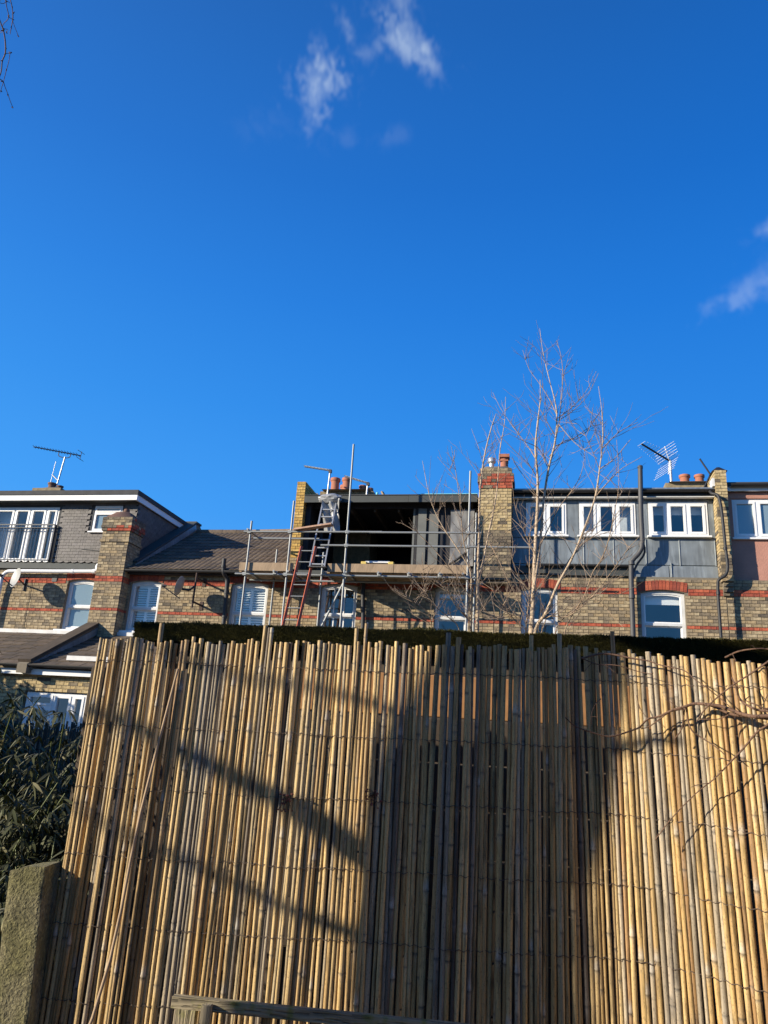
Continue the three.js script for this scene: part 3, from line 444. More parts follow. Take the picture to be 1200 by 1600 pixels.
// pink rendered house
{
  const h = thing('terraced_house', 'house at far right with pink rendered dormer above brickwork', 'house', [6.2, 0, -18], TERRACE);
  facade(h, 4.07, 8.6, [{ x0: 5.9, x1: 6.85, y0: 4.1, label: 'white sash window under the pink render' }], { yv: 4.2, yTop: 5.7, quota: 140 });
  const dw = part(h, 'dormer_wall', slab(rect(4.215, 8.6, 5.645, 7.7), [rect(4.35, 6.0, 6.66, 7.64)], -18.3, .2), mt.pink); void dw;
  part(h, 'render_head', box(4.22, 8.6, 7.655, 7.80, -18.12, -18.09), mt.pink);
  casement(h, { x0: 4.35, x1: 6.0, y0: 6.70, y1: 7.63, z: -18.13, at: [4.88, 5.45], label: 'white casement window in pink render', inside: 'curtain', glass: mt.frosted });
  const roof = part(h, 'dormer_roof', box(4.2, 8.7, 7.90, 8.0, -22.4, -17.95), mt.felt);
  part(roof, 'fascia', slab([[4.2, 7.90], [4.2, 7.80], [4.35, 7.795], [4.6, 7.80], [4.8, 7.792], [5.05, 7.80], [5.3, 7.795], [8.7, 7.80], [8.7, 7.90]], [], -18.03, .05), mt.white);
  part(roof, 'gutter', new THREE.CylinderGeometry(.06, .06, 4.4, 12, 1, true, 0, Math.PI).rotateZ(-Math.PI / 2).translate(6.5, 7.93, -17.88), mt.blackPipe);
  // brick pier between the houses, its top capped, its foot corbelled
  const tone = (x, y) => y < 6.3 ? (rnd() < .6 ? pick(SOOT) : pick(STOCK)) : rnd() < .15 ? pick(SOOT) : pick(NEWY), list = [];
  const core = part(h, 'party_pier', [box(3.965, 4.2, 5.62, 8.24, -18.6, -17.81), box(3.965, 4.2, 7.6, 8.05, -20.5, -18.6), box(4.0, 4.2, 5.52, 5.615, -18.1, -17.86), box(4.0, 4.2, 5.42, 5.515, -18.1, -17.9), box(4.0, 4.2, 5.32, 5.415, -18.1, -17.95)], mt.mortar);
  lay(list, { a0: 3.955, a1: 4.21, y0: 5.625, y1: 8.24, at: -17.8, tone }); lay(list, { a0: -18.6, a1: -17.855, y0: 5.625, y1: 8.24, at: 4.21, side: true, tone }); lay(list, { a0: -18.6, a1: -17.855, y0: 5.625, y1: 8.24, at: 4.005, side: true, tone });
  for (let i = 0; i < 3; i++) lay(list, { a0: 3.99, a1: 4.21, y0: 5.325 + i * .1, y1: 5.4 + i * .1, at: -17.94 + i * .045, tone: () => pick(SOOT) });
  emitBricks(core, list, 120);
  part(core, 'cap', uvm(new THREE.CylinderGeometry(.04, .24, .14, 4, 1).rotateY(Math.PI / 4).translate(4.08, 8.31, -18.0)), mt.blackPipe);
  part(core, 'coping', beam([4.08, 8.26, -18.15], [4.08, 8.08, -20.5], .3, .05), mt.blackPipe);
  part(core, 'white_flashing', box(3.90, 3.952, 7.86, 8.06, -18.1, -17.82), mt.whiteOld);
  const dp = part(h, 'downpipe', tube([[3.83, 0, -17.72], [3.83, 4.4, -17.72], [3.84, 5.5, -17.72], [3.86, 5.62, -17.7], [3.99, 5.72, -17.68], [4.05, 5.84, -17.68], [4.045, 6.4, -17.68], [4.0, 7.45, -17.68], [3.96, 7.6, -17.7], [3.86, 7.66, -17.76], [3.84, 7.74, -17.85]], .034, .034, 10, 5), mt.blackPipe);
  part(dp, 'collar', [rod([4.04, 6.3, -17.68], [4.04, 6.37, -17.68], .043), rod([3.835, 5.3, -17.72], [3.835, 5.37, -17.72], .043)], mt.blackPipe);
}
// roof ends beyond the dormers: rear chimney pots standing past the ridge
function pot(x, y, z, h, r, m, label, group) { const t = thing('chimney_pot', label, 'chimney pot', [x, y, z], group); part(t, 'pot', lathe([[r * .8, 0], [r * .95, .02], [r * .82, .06], [r * .78, h * .75], [r * .95, h * .78], [r, h * .84], [r * .95, h * .9], [r, h * .97], [r * .85, h], [r * .7, h - .02], [r * .68, h - .12]], x, y, z), m); return t; }
function rearStack(label, x0, x1, y1, z) { const t = thing('rear_chimney', label, 'chimney', [(x0 + x1) / 2, 0, z]); part(t, 'stack', box(x0, x1, 0, y1, z - .5, z + .5), mt.lowerWall); part(t, 'flaunching', new THREE.CylinderGeometry(.3 * (x1 - x0), .62 * (x1 - x0), .12, 4, 1).rotateY(Math.PI / 4).translate((x0 + x1) / 2, y1 + .06, z), mt.mortar); return t; }
const POTS = 'clay chimney pots beyond the roofs';
rearStack('squat chimney top behind the grey fascia of the scaffolded house', -6.3, -4.7, 8.72, -21);
for (const [x, z, s, l] of [[-5.95, -20.8, 1, 'left of the two larger clay pots above the scaffolded house'], [-5.6, -20.8, 1, 'right of the two larger clay pots above the scaffolded house'], [-5.8, -21.3, .9, 'clay pot half hidden between the two larger pots'], [-5.2, -21.2, .8, 'small clay pot beside the scaffold pole'], [-5.0, -21.3, .7, 'smallest clay pot right of the scaffold pole']]) pot(x, 8.75, z, .48 * s, .15 * s, mt.terracotta, l, POTS);
rearStack('low chimney top behind the lead roofed dormer', 3.3, 4.7, 8.9, -21);
pot(3.87, 8.9, -20.9, .36, .15, mt.terracotta, 'left clay pot beside the ridged aerial', POTS); pot(4.25, 8.9, -20.9, .36, .14, mt.terracotta, 'right clay pot beside the black pier cap', POTS);
rearStack('chimney top behind the white fascia', -15.8, -14.8, 8.9, -21);
pot(-15.42, 8.9, -20.9, .3, .14, mt.sootPot, 'dark sooty pot under the left aerial', POTS); pot(-15.12, 8.9, -20.9, .2, .11, mt.sootPot, 'short dark pot just right of the left aerial mast', POTS);
{ // pots on the tall stack
  const t = pot(-.87, 8.41, -18.1, .4, .12, mt.terracotta, 'red clay pot with square hood on the tall chimney', POTS);
  part(t, 'hood', [box(-1.0, -.74, 8.72, 8.80, -18.23, -17.97), box(-.97, -.77, 8.62, 8.66, -18.2, -18.0)], mt.terracotta);
  const c = thing('flue_cowl', 'silver metal flue cowl on the tall chimney', 'cowl', [-1.18, 8.41, -18.1]);
  part(c, 'flue', rod([-1.18, 8.4, -18.1], [-1.18, 8.6, -18.1], .06), mt.alu); part(c, 'cap', lathe([[.06, 0], [.1, .02], [.105, .06], [.085, .09], [.1, .12], [.07, .15], [0, .17]], -1.18, 8.59, -18.1, 14), mt.alu);
}

// rear lean-to of the left house
{
  const t = thing('rear_extension', 'low brick rear extension with tiled lean-to roof behind the bamboo leaves', 'extension', [-11.8, 0, -16.6]);
  const x0 = -15, x1 = -7.6, zE = -15.35, yE = 2.95, zT = -17.9, yT = 3.98;
  const win = rect(-11.12, -9.62, 1.62, 2.40);
  const wall = part(t, 'wall', slab(rect(x0, x1, 0, 2.8), [win], -15.9, .35), mt.mortar), list = [];
  lay(list, { a0: -11.9, a1: -9.0, y0: 1.5, y1: 2.75, at: -15.54, tone: () => rnd() < .15 ? pick(SOOT) : pick(NEWY), open: (y) => y > 1.6 && y < 2.42 ? [[-11.13, -9.61]] : [] }); emitBricks(wall, list, 180);
  casement(t, { x0: -11.1, x1: -9.64, y0: 1.64, y1: 2.38, z: -15.6, at: [-10.42, -9.98], heads: [2.08], label: 'white casement window half hidden by leaves' });
  const L = Math.hypot(zT - zE, yT - yE), an = Math.atan2(yT - yE, zE - zT), roof = part(t, 'roof', (() => { const g = new THREE.BoxGeometry(x1 - x0, .05, L); g.rotateX(an); return uvm(g.translate((x0 + x1) / 2, (yE + yT) / 2 - .03, (zE + zT) / 2)); })(), mt.felt);
  for (let r = 0; r < 9; r++) for (let x = -14.4; x < -7.7; x += .3) { const s = (r + .4) / 9; if (s > 1) continue; const g = new THREE.BoxGeometry(.288, .02, .36); g.rotateX(an - .06); uvm(g, rnd(), rnd()); part(roof, 'roof_tile', g.translate(x + (r % 2) * .15, lerp(yE, yT, s) + .012 + rr(0, .006), lerp(zE, zT, s)), pick(mt.tile)); }
  part(roof, 'flashing', box(x0, x1 - .2, yT - .03, yT + .08, -17.98, -17.82), mt.whiteOld);
  const pr = part(t, 'party_parapet', slab([[17.98, 3.0], [17.98, 4.1], [17.75, 4.24], [15.4, 3.06], [15.2, 2.95], [15.2, 2.75]], [], 0, .24).rotateY(Math.PI / 2).translate(-11.2, 0, 0), mt.mortar);
  part(pr, 'coping', beam([-11.08, 3.02, -15.25], [-11.08, 4.27, -17.75], .32, .07), mt.oldTimber); part(pr, 'lead_flashing', beam([-10.94, 2.88, -15.3], [-10.94, 4.06, -17.7], .02, .15), mt.lead);
  part(t, 'gutter', new THREE.CylinderGeometry(.06, .06, x1 - x0, 12, 1, true, 0, Math.PI).rotateZ(-Math.PI / 2).translate((x0 + x1) / 2, 2.95, -15.27), mt.blackPipe);
  part(t, 'fascia', box(x0, x1, 2.74, 2.86, -15.42, -15.38), mt.white); part(t, 'soffit', box(x0, x1, 2.76, 2.785, -15.54, -15.42), mt.whiteOld);
  part(t, 'skylight', box(-10.3, -9.3, 3.10, 3.2, -15.75, -15.6), mt.whiteOld);
}

// ---------- aerials and dishes ----------
const AER = 'television aerials on the roofs';
{ const t = thing('television_aerial', 'long thin aerial on a mast above the white fascia at far left', 'aerial', [-15.3, 9.0, -20.9], AER);
  part(t, 'mast', [rod([-15.3, 8.6, -20.9], [-15.15, 10.1, -20.9], .025), rod([-15.26, 9.3, -20.9], [-15.5, 9.5, -20.9], .02), rod([-15.5, 9.1, -20.9], [-15.45, 9.95, -20.9], .012)], mt.alu);
  part(t, 'boom', [rod([-16.38, 10.48, -20.9], [-14.6, 10.14, -20.9], .018), tube([[-15.4, 10.29, -20.9], [-15.4, 10.16, -20.9], [-15.28, 10.1, -20.9], [-15.1, 10.07, -20.9], [-14.98, 10.1, -20.9], [-14.97, 10.22, -20.9]], .014, .014, 6)], mt.darkMetal);
  for (let i = 0; i < 16; i++) { const s = i / 15, x = lerp(-16.36, -14.7, s), y = lerp(10.476, 10.16, s), l = lerp(.12, .17, s); part(t, 'element', rod([x - .03, y, -20.9 - l], [x + .03, y + .01, -20.9 + l], .008, .008, 5), mt.darkMetal); }
  part(t, 'reflector', [rod([-14.6, 10.0, -20.9], [-14.58, 10.28, -20.9], .01), rod([-14.6, 10.26, -21.1], [-14.6, 10.26, -20.7], .008), rod([-14.6, 10.02, -21.1], [-14.6, 10.02, -20.7], .008)], mt.darkMetal); }
for (const [pts, l] of [[[[-5.95, 8.2], [-5.9, 9.2], [-6.68, 9.32], [-5.88, 9.18]], 'aerial with level boom just left of the larger clay pots'], [[[-4.8, 8.2], [-4.77, 8.80], [-5.45, 9.0], [-4.74, 8.78]], 'aerial with level boom crossing behind the tallest scaffold pole']]) {
  const [a, b, c, d] = pts.map(([x, y]) => [x, y, -20]), t = thing('television_aerial', l, 'aerial', [a[0], 7.7, -20], AER);
  part(t, 'mast', [rod([a[0], 7.68, -20], b, .025)], mt.alu); part(t, 'boom', beam(c, d, .05, .045), mt.steel); for (let i = 0; i < 9; i++) { const s = i / 8; part(t, 'element', rod([lerp(c[0], d[0], s), lerp(c[1], d[1], s), -20.1], [lerp(c[0], d[0], s), lerp(c[1], d[1], s), -19.9], .006, .006, 5), mt.steel); }
  part(t, 'clamp', box(d[0] - .06, d[0] + .02, d[1] - .07, d[1] + .02, -20.05, -19.95), mt.greyPipe); }
{ const t = thing('television_aerial', 'ridged silver aerial with many prongs above the lead roofed dormer', 'aerial', [3.52, 7.9, -20.9], AER);
  part(t, 'mast', rod([3.52, 7.85, -20.9], [3.52, 9.72, -20.9], .035), mt.alu);
  const a = [2.72, 10.0, -20.4], b = [3.52, 9.70, -20.95]; part(t, 'boom', rod(a, b, .026), mt.darkMetal);
  for (let i = 0; i < 13; i++) { const s = i / 12, x = lerp(a[0], b[0], s), y = lerp(a[1], b[1], s), z = lerp(a[2], b[2], s), l = lerp(.1, .24, s); part(t, 'element', rod([x - l * .9, y - l * .32, z - l * .8], [x + l * .9, y + l * .42, z + l * .8], .0055, .0055, 5), mt.alu); }
  for (const k of [-1, 1]) for (let i = 0; i < 5; i++) { const y = 9.70 + k * (.09 + i * .075), x = 3.46 + (k > 0 ? -.02 * i : -.03 * i); part(t, 'reflector_rod', rod([x - .24, y - .12, -21.1], [x + .24, y + .1, -20.7], .0055, .0055, 5), mt.alu); }
  part(t, 'reflector_frame', [rod([3.46, 9.3, -20.92], [3.5, 9.70, -20.92], .012), rod([3.5, 9.70, -20.92], [3.4, 10.13, -20.92], .012)], mt.alu); }
{ const t = thing('aerial_pole', 'short black rod slanting from the brick pier cap at far right', 'pole', [4.08, 8.3, -18.5]); part(t, 'rod', rod([4.1, 8.24, -18.5], [3.8, 8.80, -18.5], .02), mt.darkMetal); part(t, 'bracket', box(4.04, 4.14, 8.14, 8.27, -18.56, -18.44), mt.darkMetal); }
function dish(label, p, q, rx, ry, wallPts) {   // p: centre, q: facing
  const t = thing('satellite_dish', label, 'satellite dish', p, 'satellite dishes on the brick walls'), pr = []; for (let i = 0; i <= 10; i++) { const r = i / 10; pr.push([r, r * r * .22]); } for (let i = 10; i >= 0; i--) { const r = i / 10; pr.push([r * .985, r * r * .22 - .03]); }
  const g = lathe(pr, 0, 0, 0, 30); g.scale(rx, rx, ry); g.applyQuaternion(new THREE.Quaternion().setFromUnitVectors(new THREE.Vector3(0, 1, 0), V3(q).normalize())); g.translate(...p); part(t, 'reflector', g, mt.dish);
  const f = V3(q).normalize(), e = V3(p).addScaledVector(f, .48); e.y -= .12; const foot = V3(p); foot.y -= ry * .92; part(t, 'feed_arm', rod(foot.toArray(), e.toArray(), .014), mt.darkMetal); const e2 = e.clone().addScaledVector(f, -.1); e2.y += .03; part(t, 'feed_head', rod(e.toArray(), e2.toArray(), .035, .028), mt.greyPipe); return t;
}
{ const t = dish('grey satellite dish near the white waste pipe at far left', [-13.4, 5.33, -17.5], [-.45, .22, .85], .22, .29); part(t, 'bracket', [rod([-13.36, 5.3, -17.55], [-13.5, 5.25, -18.0], .022), rod([-13.5, 5.1, -17.99], [-13.5, 5.42, -17.99], .03)], mt.darkMetal); }
{ const t = dish('grey satellite dish on a black wall bracket between shuttered windows', [-8.68, 5.17, -17.36], [-.93, .22, .2], .25, .33);
  part(t, 'bracket_pole', rod([-8.39, 4.68, -17.5], [-8.38, 5.55, -17.5], .024), mt.rust); for (const y of [4.82, 5.42]) part(t, 'bracket_arm', beam([-8.385, y, -17.5], [-8.385, y, -18.0], .04, .04), mt.rust); part(t, 'wall_plate', [box(-8.43, -8.34, 4.7, 4.92, -18.0, -17.985), box(-8.43, -8.34, 5.3, 5.52, -18.0, -17.985)], mt.rust);
  part(t, 'mount', [rod([-8.68, 5.12, -17.43], [-8.5, 5.1, -17.46], .03), rod([-8.5, 5.1, -17.46], [-8.385, 5.22, -17.5], .025)], mt.darkMetal); }

// ---------- scaffold ----------
{
  const t = thing('scaffold', 'steel tube scaffold with timber boards in front of the open dormer', 'scaffold', [-4, 0, -17]), r = .0245, zo = -16.9, zi = -17.62;
  const std = [[-6.86, 6.72, zo], [-5.84, 7.23, zo], [-4.43, 8.68, zo], [-1.6, 7.95, zo], [-6.4, 6.2, zi], [-5.2, 6.15, zi], [-1.5, 7.15, zi]];
  for (const [x, y, z] of std) { const s = part(t, 'standard', rod([x, 0, z], [x + (y > 8 ? -.02 : .01), y, z], r, r, 12), mt.steel); part(s, 'base_plate', box(x - .08, x + .08, .002, .012, z - .08, z + .08), mt.steel); }
  const leds = [[-7.0, -3.6, 6.44, zo + .05], [-3.9, -1.3, 6.435, zo + .052], [-5.05, -.1, 6.115, zo + .05], [-7.1, -1.4, 5.40, zo + .05], [-7.0, -1.3, 5.41, zi + .05], [-7.0, -5.3, 6.46, zi + .1]];
  for (const [a, b, y, z] of leds) part(t, 'ledger', rod([a, y, z], [b, y + rr(-.015, .015), z], r, r, 10), mt.steel);
  for (const x of [-6.8, -6.1, -5.75, -4.9, -4.36, -3.6, -2.9, -2.2, -1.68]) part(t, 'transom', rod([x, 5.455, -16.72], [x, 5.455, -17.85], r, r, 10), mt.steel);
  part(t, 'transom', rod([-6.9, 6.49, -16.8], [-6.9, 6.49, -17.8], r), mt.steel);
  part(t, 'brace', rod([-5.0, 4.0, -16.98], [-4.4, 5.4, -16.98], r), mt.steel);
  for (let k = 0; k < 4; k++) for (const [a, b] of [[-7.1, -5.68], [-4.95, -3.35], [-3.34, -1.55]]) part(t, 'scaffold_board', rbox(a + rr(-.05, .05), b, 5.482, 5.52, -17.02 - k * .235 - .222, -17.02 - k * .235, .004), mt.board);
  for (const [a, b] of [[-7.06, -5.72], [-4.87, -3.3], [-3.29, -1.62]]) part(t, 'toe_board', rbox(a, b, 5.505, 5.705, -16.995, -16.957, .004), mt.board);
  const cp = (x, y, z) => part(t, 'coupler', [rbox(x - .045, x + .045, y - .04, y + .04, z - .005, z + .07, .012), rod([x - .06, y + .03, z + .04], [x + .06, y + .03, z + .04], .012)], mt.steel);
  for (const [x, y] of std.slice(0, 4)) for (const q of [5.40, 6.115, 6.44]) if (q < y && !(q === 6.115 && x < -5.2)) cp(x, q, zo);
  for (const x of [-6.1, -4.9, -3.6, -2.9, -2.2]) cp(x, 5.43, zo + .02);
  part(t, 'hand_rail_board', beam([-6.95, 6.50, -17.0], [-5.8, 6.54, -17.05], .04, .05), mt.board);
}
{ const t = thing('aluminium_ladder', 'silver ladder leaning on the dormer fascia behind the scaffold rails', 'ladder', [-5.03, 5.53, -16.7]);
  const A = [-5.2, 5.53, -16.62], B = [-5.37, 7.62, -17.83], st = (s, k) => A.map((a, i) => lerp(a, B[i], s) + (i === 0 ? k * .35 : 0));
  for (const k of [0, 1]) part(t, 'stile', beam(st(0, k), st(1, k), .03, .07), mt.alu); for (let i = 0; i < 9; i++) { const s = (i + .35) / 9; part(t, 'rung', rod(st(s, 0), st(s, 1), .019), mt.alu); } part(t, 'foot', box(-5.22, -4.8, 5.522, 5.545, -16.66, -16.55), mt.greyPipe); }
{ const t = thing('red_ladder', 'red painted ladder standing below the scaffold boards', 'ladder', [-5.5, 0, -16.4]);
  const A = [-6.13, 0, -16.15], B = [-5.47, 6.05, -16.72], st = (s, k) => A.map((a, i) => lerp(a, B[i], s) + (i === 0 ? k * .35 : 0));
  for (const k of [0, 1]) part(t, 'stile', beam(st(0, k), st(1, k), .035, .06), mt.redPaint); for (let i = 0; i < 22; i++) part(t, 'rung', rod(st((i + .6) / 22, 0), st((i + .6) / 22, 1), .014), mt.steel); }
single('plank', 'pinkish new plank lying across the scaffold rail and ladder', 'plank', [-5.2, 6.5, -16.8], beam([-5.72, 6.487, -16.86], [-4.80, 6.615, -16.82], .2, .038), mt.plank);
{ const t = thing('work_trestle', 'low white trestle with yellow ends on the scaffold boards', 'trestle', [-3.75, 5.52, -17.3]); part(t, 'beam', rbox(-4.05, -3.45, 5.80, 5.85, -17.34, -17.24, .008), mt.white); for (const x of [-4.08, -3.43]) { part(t, 'end_bracket', rbox(x - .06, x + .07, 5.765, 5.83, -17.36, -17.22, .01), mt.yellow); part(t, 'leg', [beam([x, 5.522, -17.45], [x, 5.78, -17.31], .03, .03), beam([x, 5.522, -17.13], [x, 5.78, -17.27], .03, .03)], mt.yellow); } }
{ const g = new THREE.PlaneGeometry(.5, .86, 14, 24), p = g.attributes.position; for (let i = 0; i < p.count; i++) { const x = p.getX(i), y = p.getY(i); p.setZ(i, .14 * (fbm(x * 5 + 1, y * 3, 1e6, 1e6, 3, 301) - .5) + .06 * Math.sin(x * 24 + y * 5) - .1 * Math.abs(y)); p.setX(i, x * (1 - .35 * vnoise(y * 3 + 9, 3)) + .07 * y * -1); } g.computeVertexNormals();
  const t = thing('dust_sheet', 'torn white plastic sheet hanging behind the silver ladder top', 'plastic sheet', [-5.15, 7.2, -17.7]); part(t, 'sheet', g.translate(-5.10, 7.12, -17.66), mt.plastic);
  const b = new THREE.IcosahedronGeometry(.2, 4), bp = b.attributes.position; for (let i = 0; i < bp.count; i++) { const k = .75 + .6 * (fbm(bp.getX(i) * 9 + 5, bp.getY(i) * 9 + bp.getZ(i) * 7, 1e6, 1e6, 3, 303)); bp.setXYZ(i, bp.getX(i) * k * 1.5, bp.getY(i) * k * .6, bp.getZ(i) * k * .8); } b.computeVertexNormals(); part(t, 'bundle', b.translate(-5.17, 7.56, -17.74), mt.plastic); }
{ const t = thing('roofing_debris', 'offcuts of timber and rolled membrane on the flat dormer roof', 'building waste', [-3.6, 7.70, -18.3]);
  part(t, 'timber_offcut', beam([-4.55, 7.74, -18.3], [-4.2, 7.76, -18.35], .1, .06), mt.oldTimber); part(t, 'timber_offcut', beam([-3.85, 7.71, -18.3], [-3.98, 7.95, -18.35], .1, .04), mt.board); part(t, 'membrane_roll', rod([-4.12, 7.715, -18.3], [-4.1, 7.92, -18.32], .03), mt.cyan);
  part(t, 'rubble_sack', new THREE.IcosahedronGeometry(.12, 2).scale(1.8, .6, 1).translate(-3.3, 7.75, -18.3), mt.plastic); part(t, 'bucket', new THREE.IcosahedronGeometry(.1, 2).scale(1.5, .6, 1).translate(-2.97, 7.75, -18.3), mt.sootPot); }

// ---------- birches between the shed and the terrace ----------
function birch(label, spec, x0, z0, seed) {
  const t = thing('birch_tree', label, 'tree', [x0, 0, z0], 'leafless birch trees behind the shed'), rg = mulberry(seed), tw = [];
  spec.forEach(([r0, r1, pts], i) => {
    const P = pts.map((p) => p.slice()); if (P[0][1] < 3.4) { const f = P[0]; P.unshift([lerp(f[0], x0, .85), -.02, lerp(f[2], z0, .85)], [lerp(f[0], x0, .4), 1.7, lerp(f[2], z0, .4)]); }
    const main = r0 > .0145; part(t, i === 0 ? 'trunk' : main ? 'stem' : 'branch', tube(P, (P.length > pts.length ? r0 * 1.35 : r0) * (main ? 1.1 : 1.0), r1 * 1.5, main ? 8 : 6, 5, .25), main ? mt.birch : mt.birchBranch);
    const c = new THREE.CatmullRomCurve3(P.map(V3), false, 'centripetal'), L = c.getLength(), n = Math.round(L * (main ? 5.5 : 6.5));
    for (let k = 0; k < n; k++) {
      const s = .12 + .8 * rg(), p = c.getPoint(s); if (p.y < 2.6) continue; const d = c.getTangent(s), l = (main ? .75 : .55) * (.35 + .8 * rg()) * (1.15 - s * .75);
      let q = new THREE.Vector3(rg() - .5, rg() * .3 - .05, rg() - .5).normalize().multiplyScalar(1.0).addScaledVector(d, .65).normalize(); const pp = [p.toArray()]; let cur = p.clone();
      for (let m = 0; m < 4; m++) { q.add(new THREE.Vector3((rg() - .5) * .35, .10 * (rg() - .1), (rg() - .5) * .35)).normalize(); cur = cur.clone().addScaledVector(q, l / 4); pp.push(cur.toArray()); if (m > 0 && rg() < .55) { const e = cur.clone(), dq = q.clone().add(new THREE.Vector3(rg() - .5, (rg() - .35) * .8, rg() - .5).multiplyScalar(1.3)).normalize(), l2 = l * (.25 + .35 * rg()); tw.push(tube([e.toArray(), e.clone().addScaledVector(dq, l2 * .5).toArray(), e.clone().addScaledVector(dq, l2).add(new THREE.Vector3(0, .02, 0)).toArray()], .0034, .0017, 3, 1)); } }
      tw.push(tube(pp, .0046, .0016, 4, 1));
    }
  });
  part(t, 'twigs', tw, mt.twig, { kind: 'stuff' });
}
birch('slim leafless birch in front of the tall brick chimney', [[0.024,0.003,[[-0.837,3.248,-10.5],[-0.837,3.596,-10.479],[-0.841,3.921,-10.463],[-0.84,4.591,-10.449],[-0.838,5.221,-10.436],[-0.787,5.738,-10.424],[-0.688,6.2,-10.412],[-0.629,6.397,-10.4]]],[0.015,0.002,[[-0.844,3.929,-10.5],[-0.783,4.227,-10.595],[-0.721,4.654,-10.666],[-0.627,5.223,-10.73],[-0.58,6.017,-10.789],[-0.525,6.457,-10.846],[-0.517,6.91,-10.9]]],[0.016,0.002,[[-0.925,3.268,-10.55],[-0.933,3.621,-10.467],[-0.942,4.026,-10.405],[-1.107,4.314,-10.349],[-1.352,4.67,-10.297],[-1.51,5.001,-10.248],[-1.652,5.598,-10.2]]],[0.009,0.002,[[-0.935,4.049,-10.5],[-1.037,4.412,-10.368],[-1.086,4.849,-10.27],[-1.118,5.23,-10.182],[-1.425,5.621,-10.1]]],[0.007,0.002,[[-1.068,4.795,-10.1],[-1.078,4.923,-10.017],[-1.144,5.369,-9.955],[-1.209,5.697,-9.9]]],[0.008,0.002,[[-0.843,5.243,-10.5],[-0.817,5.633,-10.666],[-0.88,5.953,-10.789],[-1.028,6.387,-10.9]]],[0.007,0.002,[[-0.941,3.687,-10.5],[-1.181,3.999,-10.302],[-1.408,4.261,-10.155],[-1.635,4.465,-10.023],[-1.738,4.55,-9.9]]],[0.008,0.002,[[-0.924,3.29,-10.6],[-1.142,3.564,-10.351],[-1.275,3.788,-10.166],[-1.721,3.89,-10.0]]],[0.008,0.002,[[-1.1,3.271,-10.6],[-1.2,3.367,-10.402],[-1.422,3.539,-10.255],[-1.529,3.745,-10.123],[-1.554,4.188,-10.0]]],[0.008,0.002,[[-1.47,3.245,-10.6],[-1.491,3.423,-10.268],[-1.707,3.545,-10.022],[-1.849,3.669,-9.8]]],[0.006,0.002,[[-0.723,4.513,-10.5],[-0.582,4.25,-10.434],[-0.459,3.969,-10.385],[-0.312,3.668,-10.341],[-0.197,3.376,-10.3]]],[0.005,0.002,[[-0.789,4.142,-10.5],[-0.623,4.392,-10.625],[-0.452,4.702,-10.717],[-0.274,4.822,-10.8]]]], -.88, -10.5, 11);
